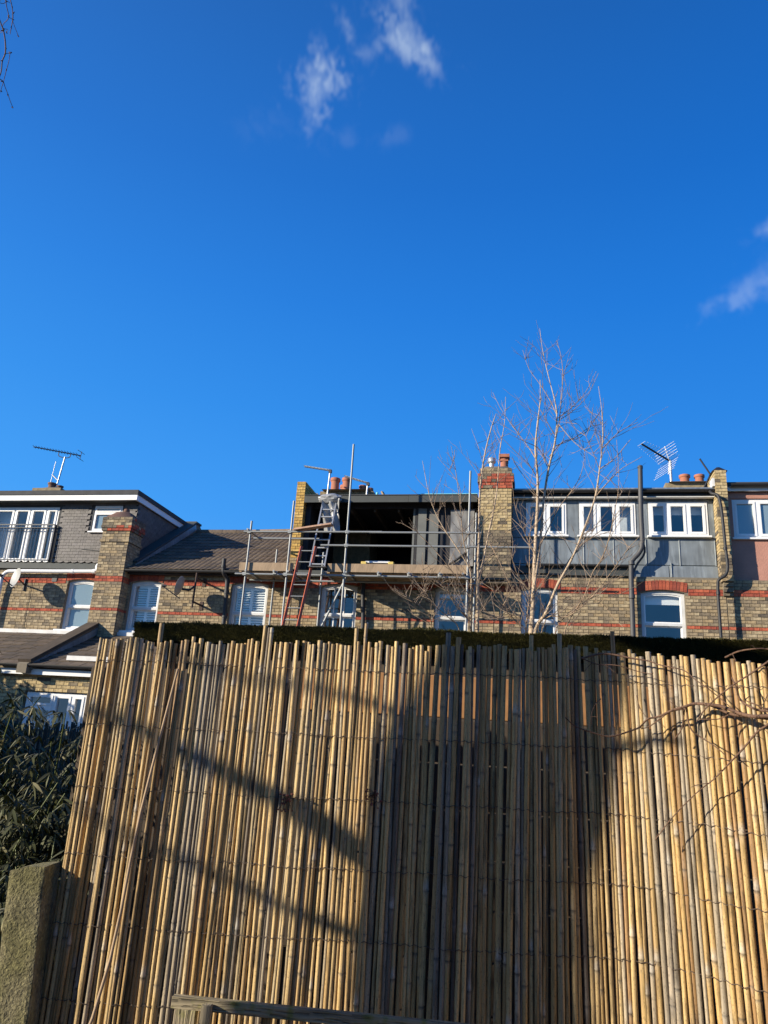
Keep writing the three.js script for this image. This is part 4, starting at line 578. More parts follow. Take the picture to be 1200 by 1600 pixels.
birch('taller leafless birch with several stems in front of the lead clad house', [[0.032,0.003,[[-0.112,3.207,-10.2],[-0.099,3.421,-10.217],[-0.086,3.68,-10.23],[-0.059,4.385,-10.242],[-0.031,4.997,-10.252],[-0.031,5.344,-10.262],[-0.061,5.796,-10.272],[-0.031,6.192,-10.282],[0.005,6.53,-10.291],[0.005,6.874,-10.3]]],[0.02,0.002,[[-0.091,3.673,-10.2],[-0.002,4.393,-10.269],[0.056,5.081,-10.32],[0.131,5.572,-10.366],[0.207,5.912,-10.409],[0.24,6.294,-10.45],[0.228,6.549,-10.489],[0.139,6.986,-10.527],[0.047,7.471,-10.564],[-0.0,7.896,-10.6]]],[0.009,0.002,[[0.209,5.95,-10.5],[0.271,6.27,-10.472],[0.303,6.597,-10.452],[0.33,7.0,-10.434],[0.308,7.306,-10.416],[0.248,7.566,-10.4]]],[0.02,0.002,[[-0.057,3.193,-10.1],[0.077,3.417,-10.014],[0.212,3.74,-9.95],[0.401,4.095,-9.892],[0.537,4.423,-9.839],[0.703,4.898,-9.788],[0.762,5.263,-9.739],[0.808,5.663,-9.691],[0.801,6.07,-9.645],[0.764,6.392,-9.6]]],[0.013,0.002,[[-0.182,3.221,-10.3],[-0.144,3.689,-10.425],[-0.134,4.614,-10.517],[-0.091,4.953,-10.6]]],[0.011,0.002,[[0.12,3.536,-10.2],[0.309,4.085,-10.449],[0.549,4.497,-10.634],[0.709,4.825,-10.8]]],[0.008,0.002,[[0.133,5.754,-10.5],[0.332,6.022,-10.599],[0.577,6.114,-10.672],[0.766,6.375,-10.738],[0.897,6.606,-10.8]]],[0.007,0.002,[[0.224,5.917,-10.5],[0.455,6.081,-10.666],[0.738,6.33,-10.789],[0.899,6.41,-10.9]]],[0.007,0.002,[[0.268,6.204,-10.4],[0.493,5.831,-10.228],[0.766,5.554,-10.1]]],[0.007,0.002,[[0.767,5.286,-9.8],[0.951,5.401,-9.717],[1.083,5.552,-9.655],[1.146,5.617,-9.6]]],[0.007,0.002,[[0.814,5.587,-9.8],[1.058,5.851,-9.857],[1.286,5.988,-9.9]]],[0.008,0.002,[[0.236,6.418,-10.5],[0.153,6.657,-10.566],[-0.001,6.965,-10.615],[-0.159,7.244,-10.659],[-0.258,7.598,-10.7]]],[0.007,0.002,[[0.21,6.083,-10.5],[0.089,6.283,-10.417],[-0.031,6.494,-10.355],[-0.152,6.641,-10.3]]],[0.008,0.002,[[-0.04,5.613,-10.3],[-0.151,5.849,-10.399],[-0.336,6.15,-10.472],[-0.56,6.527,-10.538],[-0.694,6.841,-10.6]]],[0.007,0.002,[[0.13,5.515,-10.3],[-0.031,5.756,-10.175],[-0.205,5.817,-10.083],[-0.438,5.916,-10.0]]],[0.007,0.002,[[-0.037,5.358,-10.3],[-0.147,5.503,-10.175],[-0.321,5.66,-10.083],[-0.525,5.853,-10.0]]],[0.007,0.002,[[0.257,6.35,-10.5],[0.493,6.624,-10.666],[0.688,6.922,-10.789],[0.842,7.293,-10.9]]],[0.006,0.002,[[0.272,6.316,-10.5],[0.459,6.503,-10.625],[0.681,6.781,-10.717],[0.865,7.204,-10.8]]],[0.009,0.002,[[-0.002,4.345,-10.2],[0.083,4.558,-10.319],[0.259,4.954,-10.408],[0.438,5.23,-10.487],[0.561,5.479,-10.561],[0.629,5.798,-10.632],[0.608,6.092,-10.7]]],[0.008,0.002,[[0.315,3.202,-10.0],[0.553,3.625,-9.895],[0.658,3.912,-9.816],[0.761,4.062,-9.746],[0.853,4.323,-9.68],[0.921,4.641,-9.618],[0.977,4.962,-9.558],[0.964,5.579,-9.5]]],[0.007,0.002,[[0.077,3.332,-10.0],[0.337,3.337,-9.834],[0.619,3.562,-9.712],[0.846,3.838,-9.601],[1.02,4.083,-9.498],[1.191,4.273,-9.4]]],[0.006,0.002,[[0.21,3.226,-10.0],[0.499,3.491,-9.917],[0.761,3.73,-9.855],[1.017,3.859,-9.8]]],[0.008,0.002,[[0.726,5.004,-10.1],[0.882,5.155,-9.934],[1.037,5.287,-9.811],[1.295,5.418,-9.7]]],[0.006,0.002,[[0.414,4.173,-10.2],[0.533,4.383,-10.325],[0.765,4.56,-10.417],[0.998,4.645,-10.5]]],[0.006,0.002,[[-0.059,4.226,-10.2],[-0.198,4.487,-10.075],[-0.311,4.758,-9.983],[-0.368,5.154,-9.9]]],[0.006,0.002,[[-0.031,5.041,-10.2],[-0.202,5.278,-10.075],[-0.316,5.431,-9.983],[-0.372,5.524,-9.9]]],[0.006,0.002,[[-0.086,3.674,-10.2],[-0.304,3.939,-9.992],[-0.384,4.187,-9.839],[-0.463,4.378,-9.7]]],[0.007,0.002,[[-0.182,3.221,-10.3],[-0.361,3.355,-10.201],[-0.471,3.508,-10.128],[-0.58,3.635,-10.062],[-0.664,3.849,-10.0]]],[0.005,0.002,[[-0.306,3.384,-10.2],[-0.521,3.329,-10.075],[-0.682,3.392,-9.983],[-0.735,3.543,-9.9]]],[0.005,0.002,[[0.553,3.626,-9.9],[0.75,3.497,-9.775],[0.889,3.299,-9.683],[0.977,3.184,-9.6]]],[0.005,0.002,[[0.774,5.324,-9.9],[0.663,5.58,-9.775],[0.526,5.849,-9.683],[0.413,5.907,-9.6]]]], -.12, -10.2, 29);

// ---------- shed with mossy roof edge ----------
{
  const x0 = -2.36, x1 = 2.9, z0 = -4.2, z1 = -6.4, yb = 2.135, yt = 2.238;
  const t = thing('garden_shed', 'dark shed behind the bamboo screen with thick green moss along its roof edge', 'shed', [.3, 0, -5.3]);
  part(t, 'wall', [box(x0 + .12, x1 - .12, 0, 2.1, z1 + .12, z1 + .14), box(x0 + .12, x0 + .14, 0, 2.1, z1 + .14, z0 - .1), box(x1 - .14, x1 - .12, 0, 2.1, z1 + .14, z0 - .1)], mt.oldTimber);
  for (let i = 0; i < 14; i++) part(t, 'wall_board', rbox(x0 + .12, x1 - .12, .01 + i * .15, .01 + i * .15 + .146, z0 - .13, z0 - .108, .004), mt.oldTimber);
  const roof = part(t, 'roof', rbox(x0, x1, yb, yt, z1, z0, .012), mt.mossBase);
  const tuft = (() => { const g = []; for (let k = 0; k < 5; k++) { const a = k * 2.4, b = .35 + .25 * (k % 3); const c = new THREE.ConeGeometry(.0022, .013, 3, 1, true); c.translate(0, .006, 0); c.rotateZ(b * Math.cos(a)); c.rotateX(b * Math.sin(a)); g.push(c); } return mergeGeometries(g); })();
  const n = 52000, im = new THREE.InstancedMesh(tuft, mt.moss, n), mx = new THREE.Matrix4(), q = new THREE.Quaternion(), c = new THREE.Color(), b = roots.get(t), up = new THREE.Vector3(0, 1, 0);
  for (let i = 0; i < n; i++) {
    const top = rnd() < .22, x = lerp(x0, x1, rnd()), th = fbm(x * 5 + 3, (top ? 4 : 9), 1e6, 1e6, 3, 401), y = top ? yt : yb + .004 + (yt - yb) * rnd(), z = top ? z0 - rnd() * .35 : z0 + .002;
    const nrm = new THREE.Vector3(rr(-.5, .5), top ? 1 : rr(-.3, .5), top ? rr(-.3, .3) : 1).normalize(); q.setFromUnitVectors(up, nrm); const s = (.55 + .9 * fbm(x * 9, y * 30, 1e6, 1e6, 3, 405)) * rr(.8, 1.35) * (top && z > z0 - .03 ? .85 + .8 * clamp(th - .45) * 3 : 1);
    mx.compose(new THREE.Vector3(x - b[0], y - b[1], z - b[2]), q, new THREE.Vector3(s, s, s)); im.setMatrixAt(i, mx);
    const k = .55 + .9 * rnd(), w = fbm(x * 6, y * 22 + 7, 1e6, 1e6, 4, 411); c.setRGB((.026 + .06 * w) * k, (.030 + .042 * w) * k, .007 * k); if (rnd() < .025) c.setRGB(.18, .16, .05); im.setColorAt(i, c);
  }
  im.name = 'moss'; im.userData.kind = 'stuff'; im.castShadow = im.receiveShadow = true; roof.add(im);
}

// ---------- timber fence behind the screen ----------
const FP = R(8), fdir = [Math.cos(FP), -Math.sin(FP)], fnrm = [Math.sin(FP), Math.cos(FP)];
{
  const t = thing('timber_fence', 'orange board fence glimpsed between the bamboo canes', 'fence', [.3, 0, -2.72]);
  const at = (s, d) => [s * fdir[0] - d * fnrm[0] + 0, -2.35 + s * fdir[1] - d * fnrm[1]];
  const put = (s0, s1, y0, y1, d, th) => { const g = new RoundedBoxGeometry(s1 - s0, y1 - y0, th, 2, .004); uvm(g, rnd(), rnd()); g.rotateZ(0); const u = g.attributes.uv; for (let i = 0; i < u.count; i++) u.setXY(i, u.getY(i), u.getX(i) * .5); const c = at((s0 + s1) / 2, d); g.rotateY(FP); return g.translate(c[0], (y0 + y1) / 2, c[1]); };
  const tilt = (s) => 1.853 + .022 * s;
  for (let i = 0; i < 13; i++) for (const [a, b] of [[-.76, .88], [.885, 2.3]]) { const y = 1.853 - i * .142; part(t, 'board', put(a, b, y - .137, y, .33, .022), i ? mt.oldTimber : mt.timber); }
  for (const s of [-.72, .88, 2.2]) part(t, 'post', put(s - .045, s + .045, 0, 1.80, .40, .09), mt.oldTimber);
  void tilt;
}
{ // old dark fence panel between the shed and the rear extension
  const t = thing('old_fence_panel', 'dark weathered slat panel behind the left end of the bamboo screen', 'fence', [-1.5, 0, -3.0]);
  for (let i = 0; i < 13; i++) part(t, 'slat', rbox(-1.80 + i * .078, -1.80 + i * .078 + .062, .02, 1.86 + rr(-.006, .006), -2.925, -2.91, .003), mt.oldTimber);
  for (const y of [.4, 1.1, 1.72]) part(t, 'rail', rbox(-1.81, -.78, y, y + .07, -2.965, -2.927, .004), mt.oldTimber); for (const x of [-1.78, -.81]) part(t, 'post', rbox(x - .035, x + .035, 0, 1.8, -3.04, -2.967, .004), mt.oldTimber);
}

// ---------- bamboo screen ----------
{
  const t = thing('bamboo_screen', 'tall screen of split tan bamboo canes tied with wire, filling the foreground', 'fence', [-.4, 0, -2.3]);
  const rnd = mulberry(4243), rr = (a, b) => a + (b - a) * rnd(), pick = (a) => a[Math.floor(rnd() * a.length)];   // its own draw, so that the screen stays as it is
  const s1 = 1.66, bend = .12, ph2 = R(-28);
  const path = (s) => {   // arc length from the left end -> x, z and the outward normal
    const seg = (s0, a, o, L) => [o[0] + Math.cos(a) * L, o[1] - Math.sin(a) * L];
    const O = [-1.40, -2.153]; if (s <= s1) { const p = seg(0, FP, O, s); return [...p, Math.sin(FP), Math.cos(FP)]; }
    let p = seg(0, FP, O, s1), a = FP; const n = 6, st = Math.min(s - s1, bend) / n; for (let i = 0; i < n; i++) { a = lerp(FP, ph2, (i + .5) / n * Math.min(1, (s - s1) / bend)); p = [p[0] + Math.cos(a) * st, p[1] - Math.sin(a) * st]; }
    if (s > s1 + bend) { a = ph2; p = [p[0] + Math.cos(a) * (s - s1 - bend), p[1] - Math.sin(a) * (s - s1 - bend)]; }
    return [...p, Math.sin(a), Math.cos(a)];
  };
  const PAL = [[.54, .36, .145], [.60, .42, .185], [.49, .315, .12], [.57, .395, .17], [.45, .295, .125], [.53, .40, .215], [.49, .385, .24], [.42, .34, .23], [.32, .26, .18], [.40, .23, .09]];
  function cane(s, r, o, y0, y1, lean, leanz, c, seed) {
    const [px, pz, nx, nz] = path(s), tx = nz, tz = -nx, rg = mulberry(seed), rings = []; let y = y0; const nodes = []; let yn = y0 + .05 + .3 * rg(); while (yn < y1 - .01) { nodes.push(yn); yn += .26 + .22 * rg(); }
    const add = (yy, rad, k, g = 0) => { if (yy > y0 && yy < y1) rings.push([yy, rad, k, g]); };
    rings.push([y0, 1, 1, 0]); for (y = y0 + .1; y < y1; y += .13) if (!nodes.some((q) => Math.abs(q - y) < .035)) add(y, 1, 1);
    for (const q of nodes) { const pale = rg() < .3 ? .6 : .12, dk = .45 + .4 * rg(); add(q - .03, 1, 1); add(q - .008, 1.02, .96, .15); add(q - .003, 1.15, .85 * dk + .1, .2); add(q, .98, dk * .6, .3); add(q + .004, 1.14, .9, pale * .8); add(q + .012, 1.01, 1.0, pale); add(q + .035, .985, 1, .05); }
    rings.push([y1, 1, 1, 0]); rings.sort((a, b) => a[0] - b[0]);
    const P = [], N = [], U = [], C = [], I = [], sg = 10, b1 = (rg() - .5) * .013, b2 = rg() * 6, b3 = (rg() - .5) * .01, uo = rg(), vo = rg() * 3;
    for (const [yy, k, br, gy] of rings) {
      const h = yy - 1.2, w = Math.sin(yy * 2.6 + b2), dx = lean * h + b1 * w, dn = o + leanz * h + b3 * Math.sin(yy * 2.1 + b2 * 2), R0 = r * k * (1 - .05 * (yy - 1)), cl = [lerp(c[0], .56, gy) * br, lerp(c[1], .53, gy) * br, lerp(c[2], .47, gy) * br];
      for (let i = 0; i <= sg; i++) { const a = i / sg * 2 * Math.PI, ca = Math.cos(a), sa = Math.sin(a), ex = tx * ca + nx * sa, ez = tz * ca + nz * sa; P.push(px + tx * dx + nx * dn + ex * R0, yy, pz + tz * dx + nz * dn + ez * R0); N.push(ex, 0, ez); U.push(i / sg + uo, yy + vo); C.push(...cl); }
    }
    const m = rings.length; for (let j = 0; j < m - 1; j++) for (let i = 0; i < sg; i++) { const a = j * (sg + 1) + i, b = a + sg + 1; I.push(a, b, a + 1, b, b + 1, a + 1); }
    // cut top: rim and a hollow a little below it
    const last = (m - 1) * (sg + 1), yt = rings[m - 1][0], base = P.length / 3, cx = px + tx * (lean * (yt - 1.2) + b1 * Math.sin(yt * 2.6 + b2)) + nx * (o + leanz * (yt - 1.2) + b3 * Math.sin(yt * 2.1 + b2 * 2)), cz = pz + tz * (lean * (yt - 1.2) + b1 * Math.sin(yt * 2.6 + b2)) + nz * (o + leanz * (yt - 1.2) + b3 * Math.sin(yt * 2.1 + b2 * 2));
    for (let i = 0; i <= sg; i++) { P.push(P[(last + i) * 3], yt, P[(last + i) * 3 + 2]); N.push(0, 1, 0); U.push(i / sg, .1); C.push(c[0] * .8, c[1] * .8, c[2] * .85); } P.push(cx, yt - .006, cz); N.push(0, 1, 0); U.push(.5, .1); C.push(.2, .15, .09);
    for (let i = 0; i < sg; i++) I.push(base + i, base + sg + 1, base + i + 1);
    const g = new THREE.BufferGeometry(); g.setAttribute('position', new THREE.Float32BufferAttribute(P, 3)); g.setAttribute('normal', new THREE.Float32BufferAttribute(N, 3)); g.setAttribute('uv', new THREE.Float32BufferAttribute(U, 2)); g.setAttribute('color', new THREE.Float32BufferAttribute(C, 3)); g.setIndex(I); return g;
  }
  const canes = []; let s = .068, i = 0;
  // canes that stand clear above their neighbours, at their distance from the left end
  const tall = [[.262, .05], [.585, .055], [.60, .045], [.862, .05], [.895, .052], [1.14, .05], [1.168, .03], [1.385, .035], [1.475, .04], [1.645, .05], [2.12, .06]];
  while (s < 2.95) {
    const right = s > s1, r = clamp(.0062 + (rnd() + rnd() - 1) * .0026 + (right ? .0011 : 0), .0039, .0094), gap = rnd() < .09 ? rr(.001, .0028) : rr(-.0009, .0007);
    s += r + gap; const grp = vnoise(s * 11, 2.5, 1e6, 1e6, 501) - .5, sel = vnoise(s * 30, 8.5, 1e6, 1e6, 505) - .5;
    const left = clamp(1 - s / .42), o = (.028 + .016 * left) * grp + .007 * sel + rr(-.0028, .0028) - left * .004;
    const back = left > .15 && ((s > .135 && s < .175) || (s > .215 && s < .26) || (s > .31 && s < .335));
    let top = lerp(1.872, 1.925, clamp(s / s1)) - (right ? .055 * clamp((s - s1) / .5) : 0) + .012 * (vnoise(s * 22, 3, 1e6, 1e6, 509) - .5) + rr(-.009, .009);
    for (const [q, a] of tall) if (Math.abs(q - s) < .0075) top += a * rr(.85, 1.1);
    const lean = .010 * (vnoise(s * 9, 1, 1e6, 1e6, 511) - .5) + rr(-.0025, .0025) - (s > 1.3 ? .028 * clamp((s - 1.3) / .4) : 0);
    let c = pick(rnd() < (right ? .42 : .17) ? PAL.slice(5) : PAL.slice(0, 5)); if (rnd() < .04) c = [.16, .125, .09]; const k = rr(.78, 1.12); c = c.map((v) => v * k);
    if (Math.abs(s - 1.185) < .0072) c = [.06, .052, .045]; if (Math.abs(s - 1.085) < .0072) c = [.36, .31, .26];
    canes.push({ s, r, o: back ? o - .014 : o, top }); part(t, 'cane', cane(s, r, back ? o - .014 : o, .015, top, lean, .006 * (vnoise(s * 14, 6, 1e6, 1e6, 515) - .5), c, 9000 + i), mt.cane); s += r; i++;
  }
  // binding wires woven through the canes
  for (const [k, yw] of [1.812, 1.622, 1.448, 1.268, 1.09, .905, .72, .53, .34, .16].entries()) {
    const pts = []; canes.forEach((c, n) => { const y = yw + .022 * clamp(c.s / s1) - (c.s > s1 ? .018 * clamp((c.s - s1) / .4) : 0) + .006 * (vnoise(c.s * 7, k * 3, 1e6, 1e6, 521) - .5) + .0026 * (n % 2 ? 1 : -1), [x, z, nx, nz] = path(c.s), d = c.o + (c.r + (n % 4 === 3 ? -.0006 : .0014)); pts.push([x + nx * d, y, z + nz * d]); });
    part(t, 'binding_wire', tube(pts, .00115, .00115, 4, 1), mt.wire);
  }
}
single('loose_cane', 'thin loose cane leaning diagonally across the left of the bamboo screen', 'cane', [-1.1, 0, -2.15], tube([...[[-1.064,1.797,-2.18],[-1.107,1.392,-2.159],[-1.149,0.888,-2.138]], [-1.42, .012, -1.98]], .0035, .005, 7, 4), mt.paleTwig);

// ---------- climber stems over the right end ----------
{
  const t = thing('bare_climber', 'twisted bare climber stems hanging over the right end of the bamboo screen', 'climbing plant', [.75, 0, -2.0]);
  [[0.003,0.0012,[[0.121,1.892,-2.337],[0.182,1.909,-2.339],[0.259,1.898,-2.344],[0.311,1.886,-2.335],[0.323,1.881,-2.321],[0.356,1.869,-2.297],[0.389,1.861,-2.293],[0.417,1.834,-2.271],[0.44,1.813,-2.252],[0.471,1.792,-2.25],[0.505,1.753,-2.225],[0.528,1.739,-2.205],[0.587,1.734,-2.188]]],[0.0055,0.002,[[0.589,1.738,-2.164],[0.568,1.739,-2.169],[0.533,1.741,-2.18],[0.502,1.752,-2.21],[0.473,1.762,-2.219],[0.434,1.768,-2.233],[0.407,1.77,-2.261],[0.388,1.765,-2.264],[0.353,1.748,-2.276],[0.321,1.737,-2.307],[0.296,1.728,-2.313],[0.273,1.704,-2.319],[0.251,1.694,-2.335],[0.186,1.676,-2.32],[0.145,1.685,-2.308],[0.099,1.7,-2.313],[0.067,1.721,-2.303]]],[0.004,0.002,[[0.586,1.734,-2.183],[0.535,1.737,-2.203],[0.49,1.745,-2.22],[0.458,1.766,-2.25],[0.423,1.77,-2.262],[0.389,1.763,-2.274],[0.383,1.739,-2.291],[0.375,1.705,-2.288],[0.36,1.679,-2.289]]],[0.0025,0.0013,[[0.392,1.767,-2.291],[0.383,1.761,-2.289],[0.351,1.747,-2.3],[0.323,1.724,-2.328],[0.298,1.706,-2.335],[0.275,1.702,-2.34]]],[0.0026,0.0014,[[0.58,1.879,-2.123],[0.532,1.845,-2.142],[0.494,1.815,-2.156],[0.453,1.781,-2.191],[0.421,1.75,-2.201],[0.401,1.722,-2.205]]],[0.003,0.0016,[[0.582,1.732,-2.168],[0.566,1.723,-2.169],[0.539,1.702,-2.177],[0.508,1.661,-2.207],[0.481,1.626,-2.215],[0.442,1.581,-2.228],[0.405,1.544,-2.262],[0.342,1.472,-2.289],[0.301,1.415,-2.304]]],[0.0024,0.0012,[[0.485,1.893,-2.208],[0.513,1.906,-2.186],[0.542,1.909,-2.164],[0.577,1.908,-2.159],[0.599,1.896,-2.141]]],[0.004,0.0018,[[0.583,1.751,-2.167],[0.553,1.758,-2.176],[0.534,1.76,-2.18],[0.515,1.782,-2.203],[0.502,1.811,-2.204],[0.498,1.838,-2.199]]],[0.0025,0.0012,[[0.588,1.773,-2.176],[0.567,1.761,-2.18],[0.544,1.769,-2.186],[0.529,1.783,-2.207],[0.538,1.793,-2.196]]],[0.0022,0.001,[[0.494,1.748,-2.237],[0.466,1.736,-2.245],[0.44,1.731,-2.252],[0.426,1.732,-2.274]]],[0.0022,0.001,[[0.173,1.782,-2.344],[0.151,1.757,-2.335],[0.142,1.726,-2.327],[0.145,1.704,-2.34]]],[0.0018,0.0009,[[0.269,1.793,-2.357],[0.278,1.757,-2.345],[0.298,1.728,-2.328]]],[0.002,0.001,[[0.121,1.888,-2.337],[0.163,1.877,-2.337],[0.211,1.874,-2.337],[0.282,1.861,-2.35],[0.314,1.852,-2.326]]],[0.0024,0.0012,[[0.391,1.766,-2.281],[0.39,1.73,-2.274],[0.403,1.7,-2.261],[0.419,1.684,-2.266],[0.45,1.664,-2.242],[0.471,1.644,-2.224]]],[0.0022,0.001,[[0.593,1.816,-2.184],[0.575,1.8,-2.187],[0.563,1.778,-2.187],[0.556,1.762,-2.204]]]].forEach(([r0, r1, p], i) => { const rg = mulberry(700 + i), q = p.map((a) => a.map((v, k) => v + (rg() - .5) * (k === 2 ? .012 : .006))); const s = part(t, 'stem', tube(q, r0 * .95, r1 * .9, 7, 6, .5), mt.vine); const c = new THREE.CatmullRomCurve3(q.map(V3), false, 'centripetal'), L = c.getLength(); for (let k = 0; k < L * 9; k++) { const u = rg(), P = c.getPoint(u), d = new THREE.Vector3(rg() - .5, rg() - .4, (rg() - .2) * .5).normalize(), l = .012 + .05 * rg() * rg(); part(s, 'side_twig', tube([P.toArray(), P.clone().addScaledVector(d, l * .6).toArray(), P.clone().addScaledVector(d, l).add(new THREE.Vector3(0, -.004, 0)).toArray()], .0011, .0007, 4, 1), mt.vine); } });
  part(t, 'root_stem', tube([[.80, -.01, -1.95], [.83, .5, -1.98], [.79, 1.0, -1.97], [.76, 1.4, -1.99], [.70, 1.62, -2.05]], .012, .007, 8, 5, .4), mt.vine);
}

for (const [x, y, z, l] of [[-.46, 1.475, -2.262, 'reddish dried flower remains caught on the middle of the screen'], [-.70, 1.45, -2.225, 'small dried seed head caught left of the middle of the screen']]) {
  const t = thing('dried_flower', l, 'dried plant', [x, y, z], 'dried flower remains on the screen'), rg = mulberry(Math.round(y * 1e4)), st = [], fl = [];
  for (let i = 0; i < 16; i++) { const a = [x + (rg() - .5) * .012, y + (rg() - .5) * .012, z - .012], b = [x + (rg() - .5) * .045, y + (rg() - .6) * .05, z + rg() * .014]; st.push(tube([a, [(a[0] + b[0]) / 2, (a[1] + b[1]) / 2 + .006, z + .006], b], .0009, .0006, 4, 2)); fl.push(new THREE.IcosahedronGeometry(.0032 + .002 * rg(), 0).scale(1, .7, 1).translate(...b)); }
  part(t, 'stalks', st, mt.vine); part(t, 'petals', fl, mt.redBrown);
}
// ---------- concrete post ----------
{
  const g = new RoundedBoxGeometry(.135, 1.30, .13, 10, .008), p = g.attributes.position;
  { const gg = new THREE.BoxGeometry(.100, 1.27, .11, 14, 110, 14); const q = gg.attributes.position, n = gg.attributes.normal; uvm(gg);
    for (let i = 0; i < q.count; i++) { let x = q.getX(i), y = q.getY(i), z = q.getZ(i); const top = clamp((y - .55) / .085); const ex = Math.abs(x) / .05, ez = Math.abs(z) / .055; const chip = .0035 * (fbm(x * 30 + 3, y * 22 + z * 30, 1e6, 1e6, 4, 601) - .5), ed = (ex > .99 ? 1 : 0) + (ez > .99 ? 1 : 0) + (y > .634 ? 1 : 0), rd = ed > 1 ? .002 + .007 * fbm(y * 12, x * 20 + z * 20, 1e6, 1e6, 3, 603) : 0; y -= top * (.010 * clamp(-x / .05) + .008 * (fbm(x * 14, z * 14, 1e6, 1e6, 3, 605) - .3)); x *= 1 - rd; z *= 1 - rd; q.setXYZ(i, x + (n.getX(i)) * chip - Math.sign(x) * rd * .35, y, z + n.getZ(i) * chip - Math.sign(z) * rd * .35); }
    gg.computeVertexNormals(); gg.rotateY(.20); gg.translate(0, .635, 0); gg.rotateZ(.075); gg.translate(-1.305, -.03, -2.15);
    single('concrete_post', 'worn mossy concrete fence post in the lower left corner', 'post', [-1.33, 0, -2.13], gg, mt.concrete); }
  void p;
}
// ---------- weathered trellis leaning at the bottom ----------
{
  const t = thing('weathered_trellis', 'mossy grey wooden trellis standing low before the bamboo screen', 'trellis', [-.9, 0, -2.1]);
  t.rotation.z = -.014;
  const zr = (s) => -2.085 - .139 * (s + .95), put = (s0, s1, y0, y1, d, th, n) => { const g = new RoundedBoxGeometry(s1 - s0, y1 - y0, th, 2, .0015); uvm(g, rnd(), rnd()); if (s1 - s0 > y1 - y0) { const u = g.attributes.uv; for (let i = 0; i < u.count; i++) u.setXY(i, u.getY(i), u.getX(i)); } g.rotateY(FP); return part(t, n, g.translate((s0 + s1) / 2, (y0 + y1) / 2, zr((s0 + s1) / 2) + d), mt.trellis); };
  put(-.93, .30, .952, .979, 0, .022, 'rail'); put(-.905, .30, .42, .46, 0, .022, 'rail');
  put(-.91, -.86, 0, .953, -.002, .03, 'stile'); put(.24, .29, 0, .953, -.002, .03, 'stile');
  put(-.84, -.815, .05, .972, .024, .02, 'slat'); for (const s of [-.69, -.565, -.455, -.31, -.165, -.02, .125]) put(s - .012, s + .012, .05, .97, -.022, .018, 'slat');
}

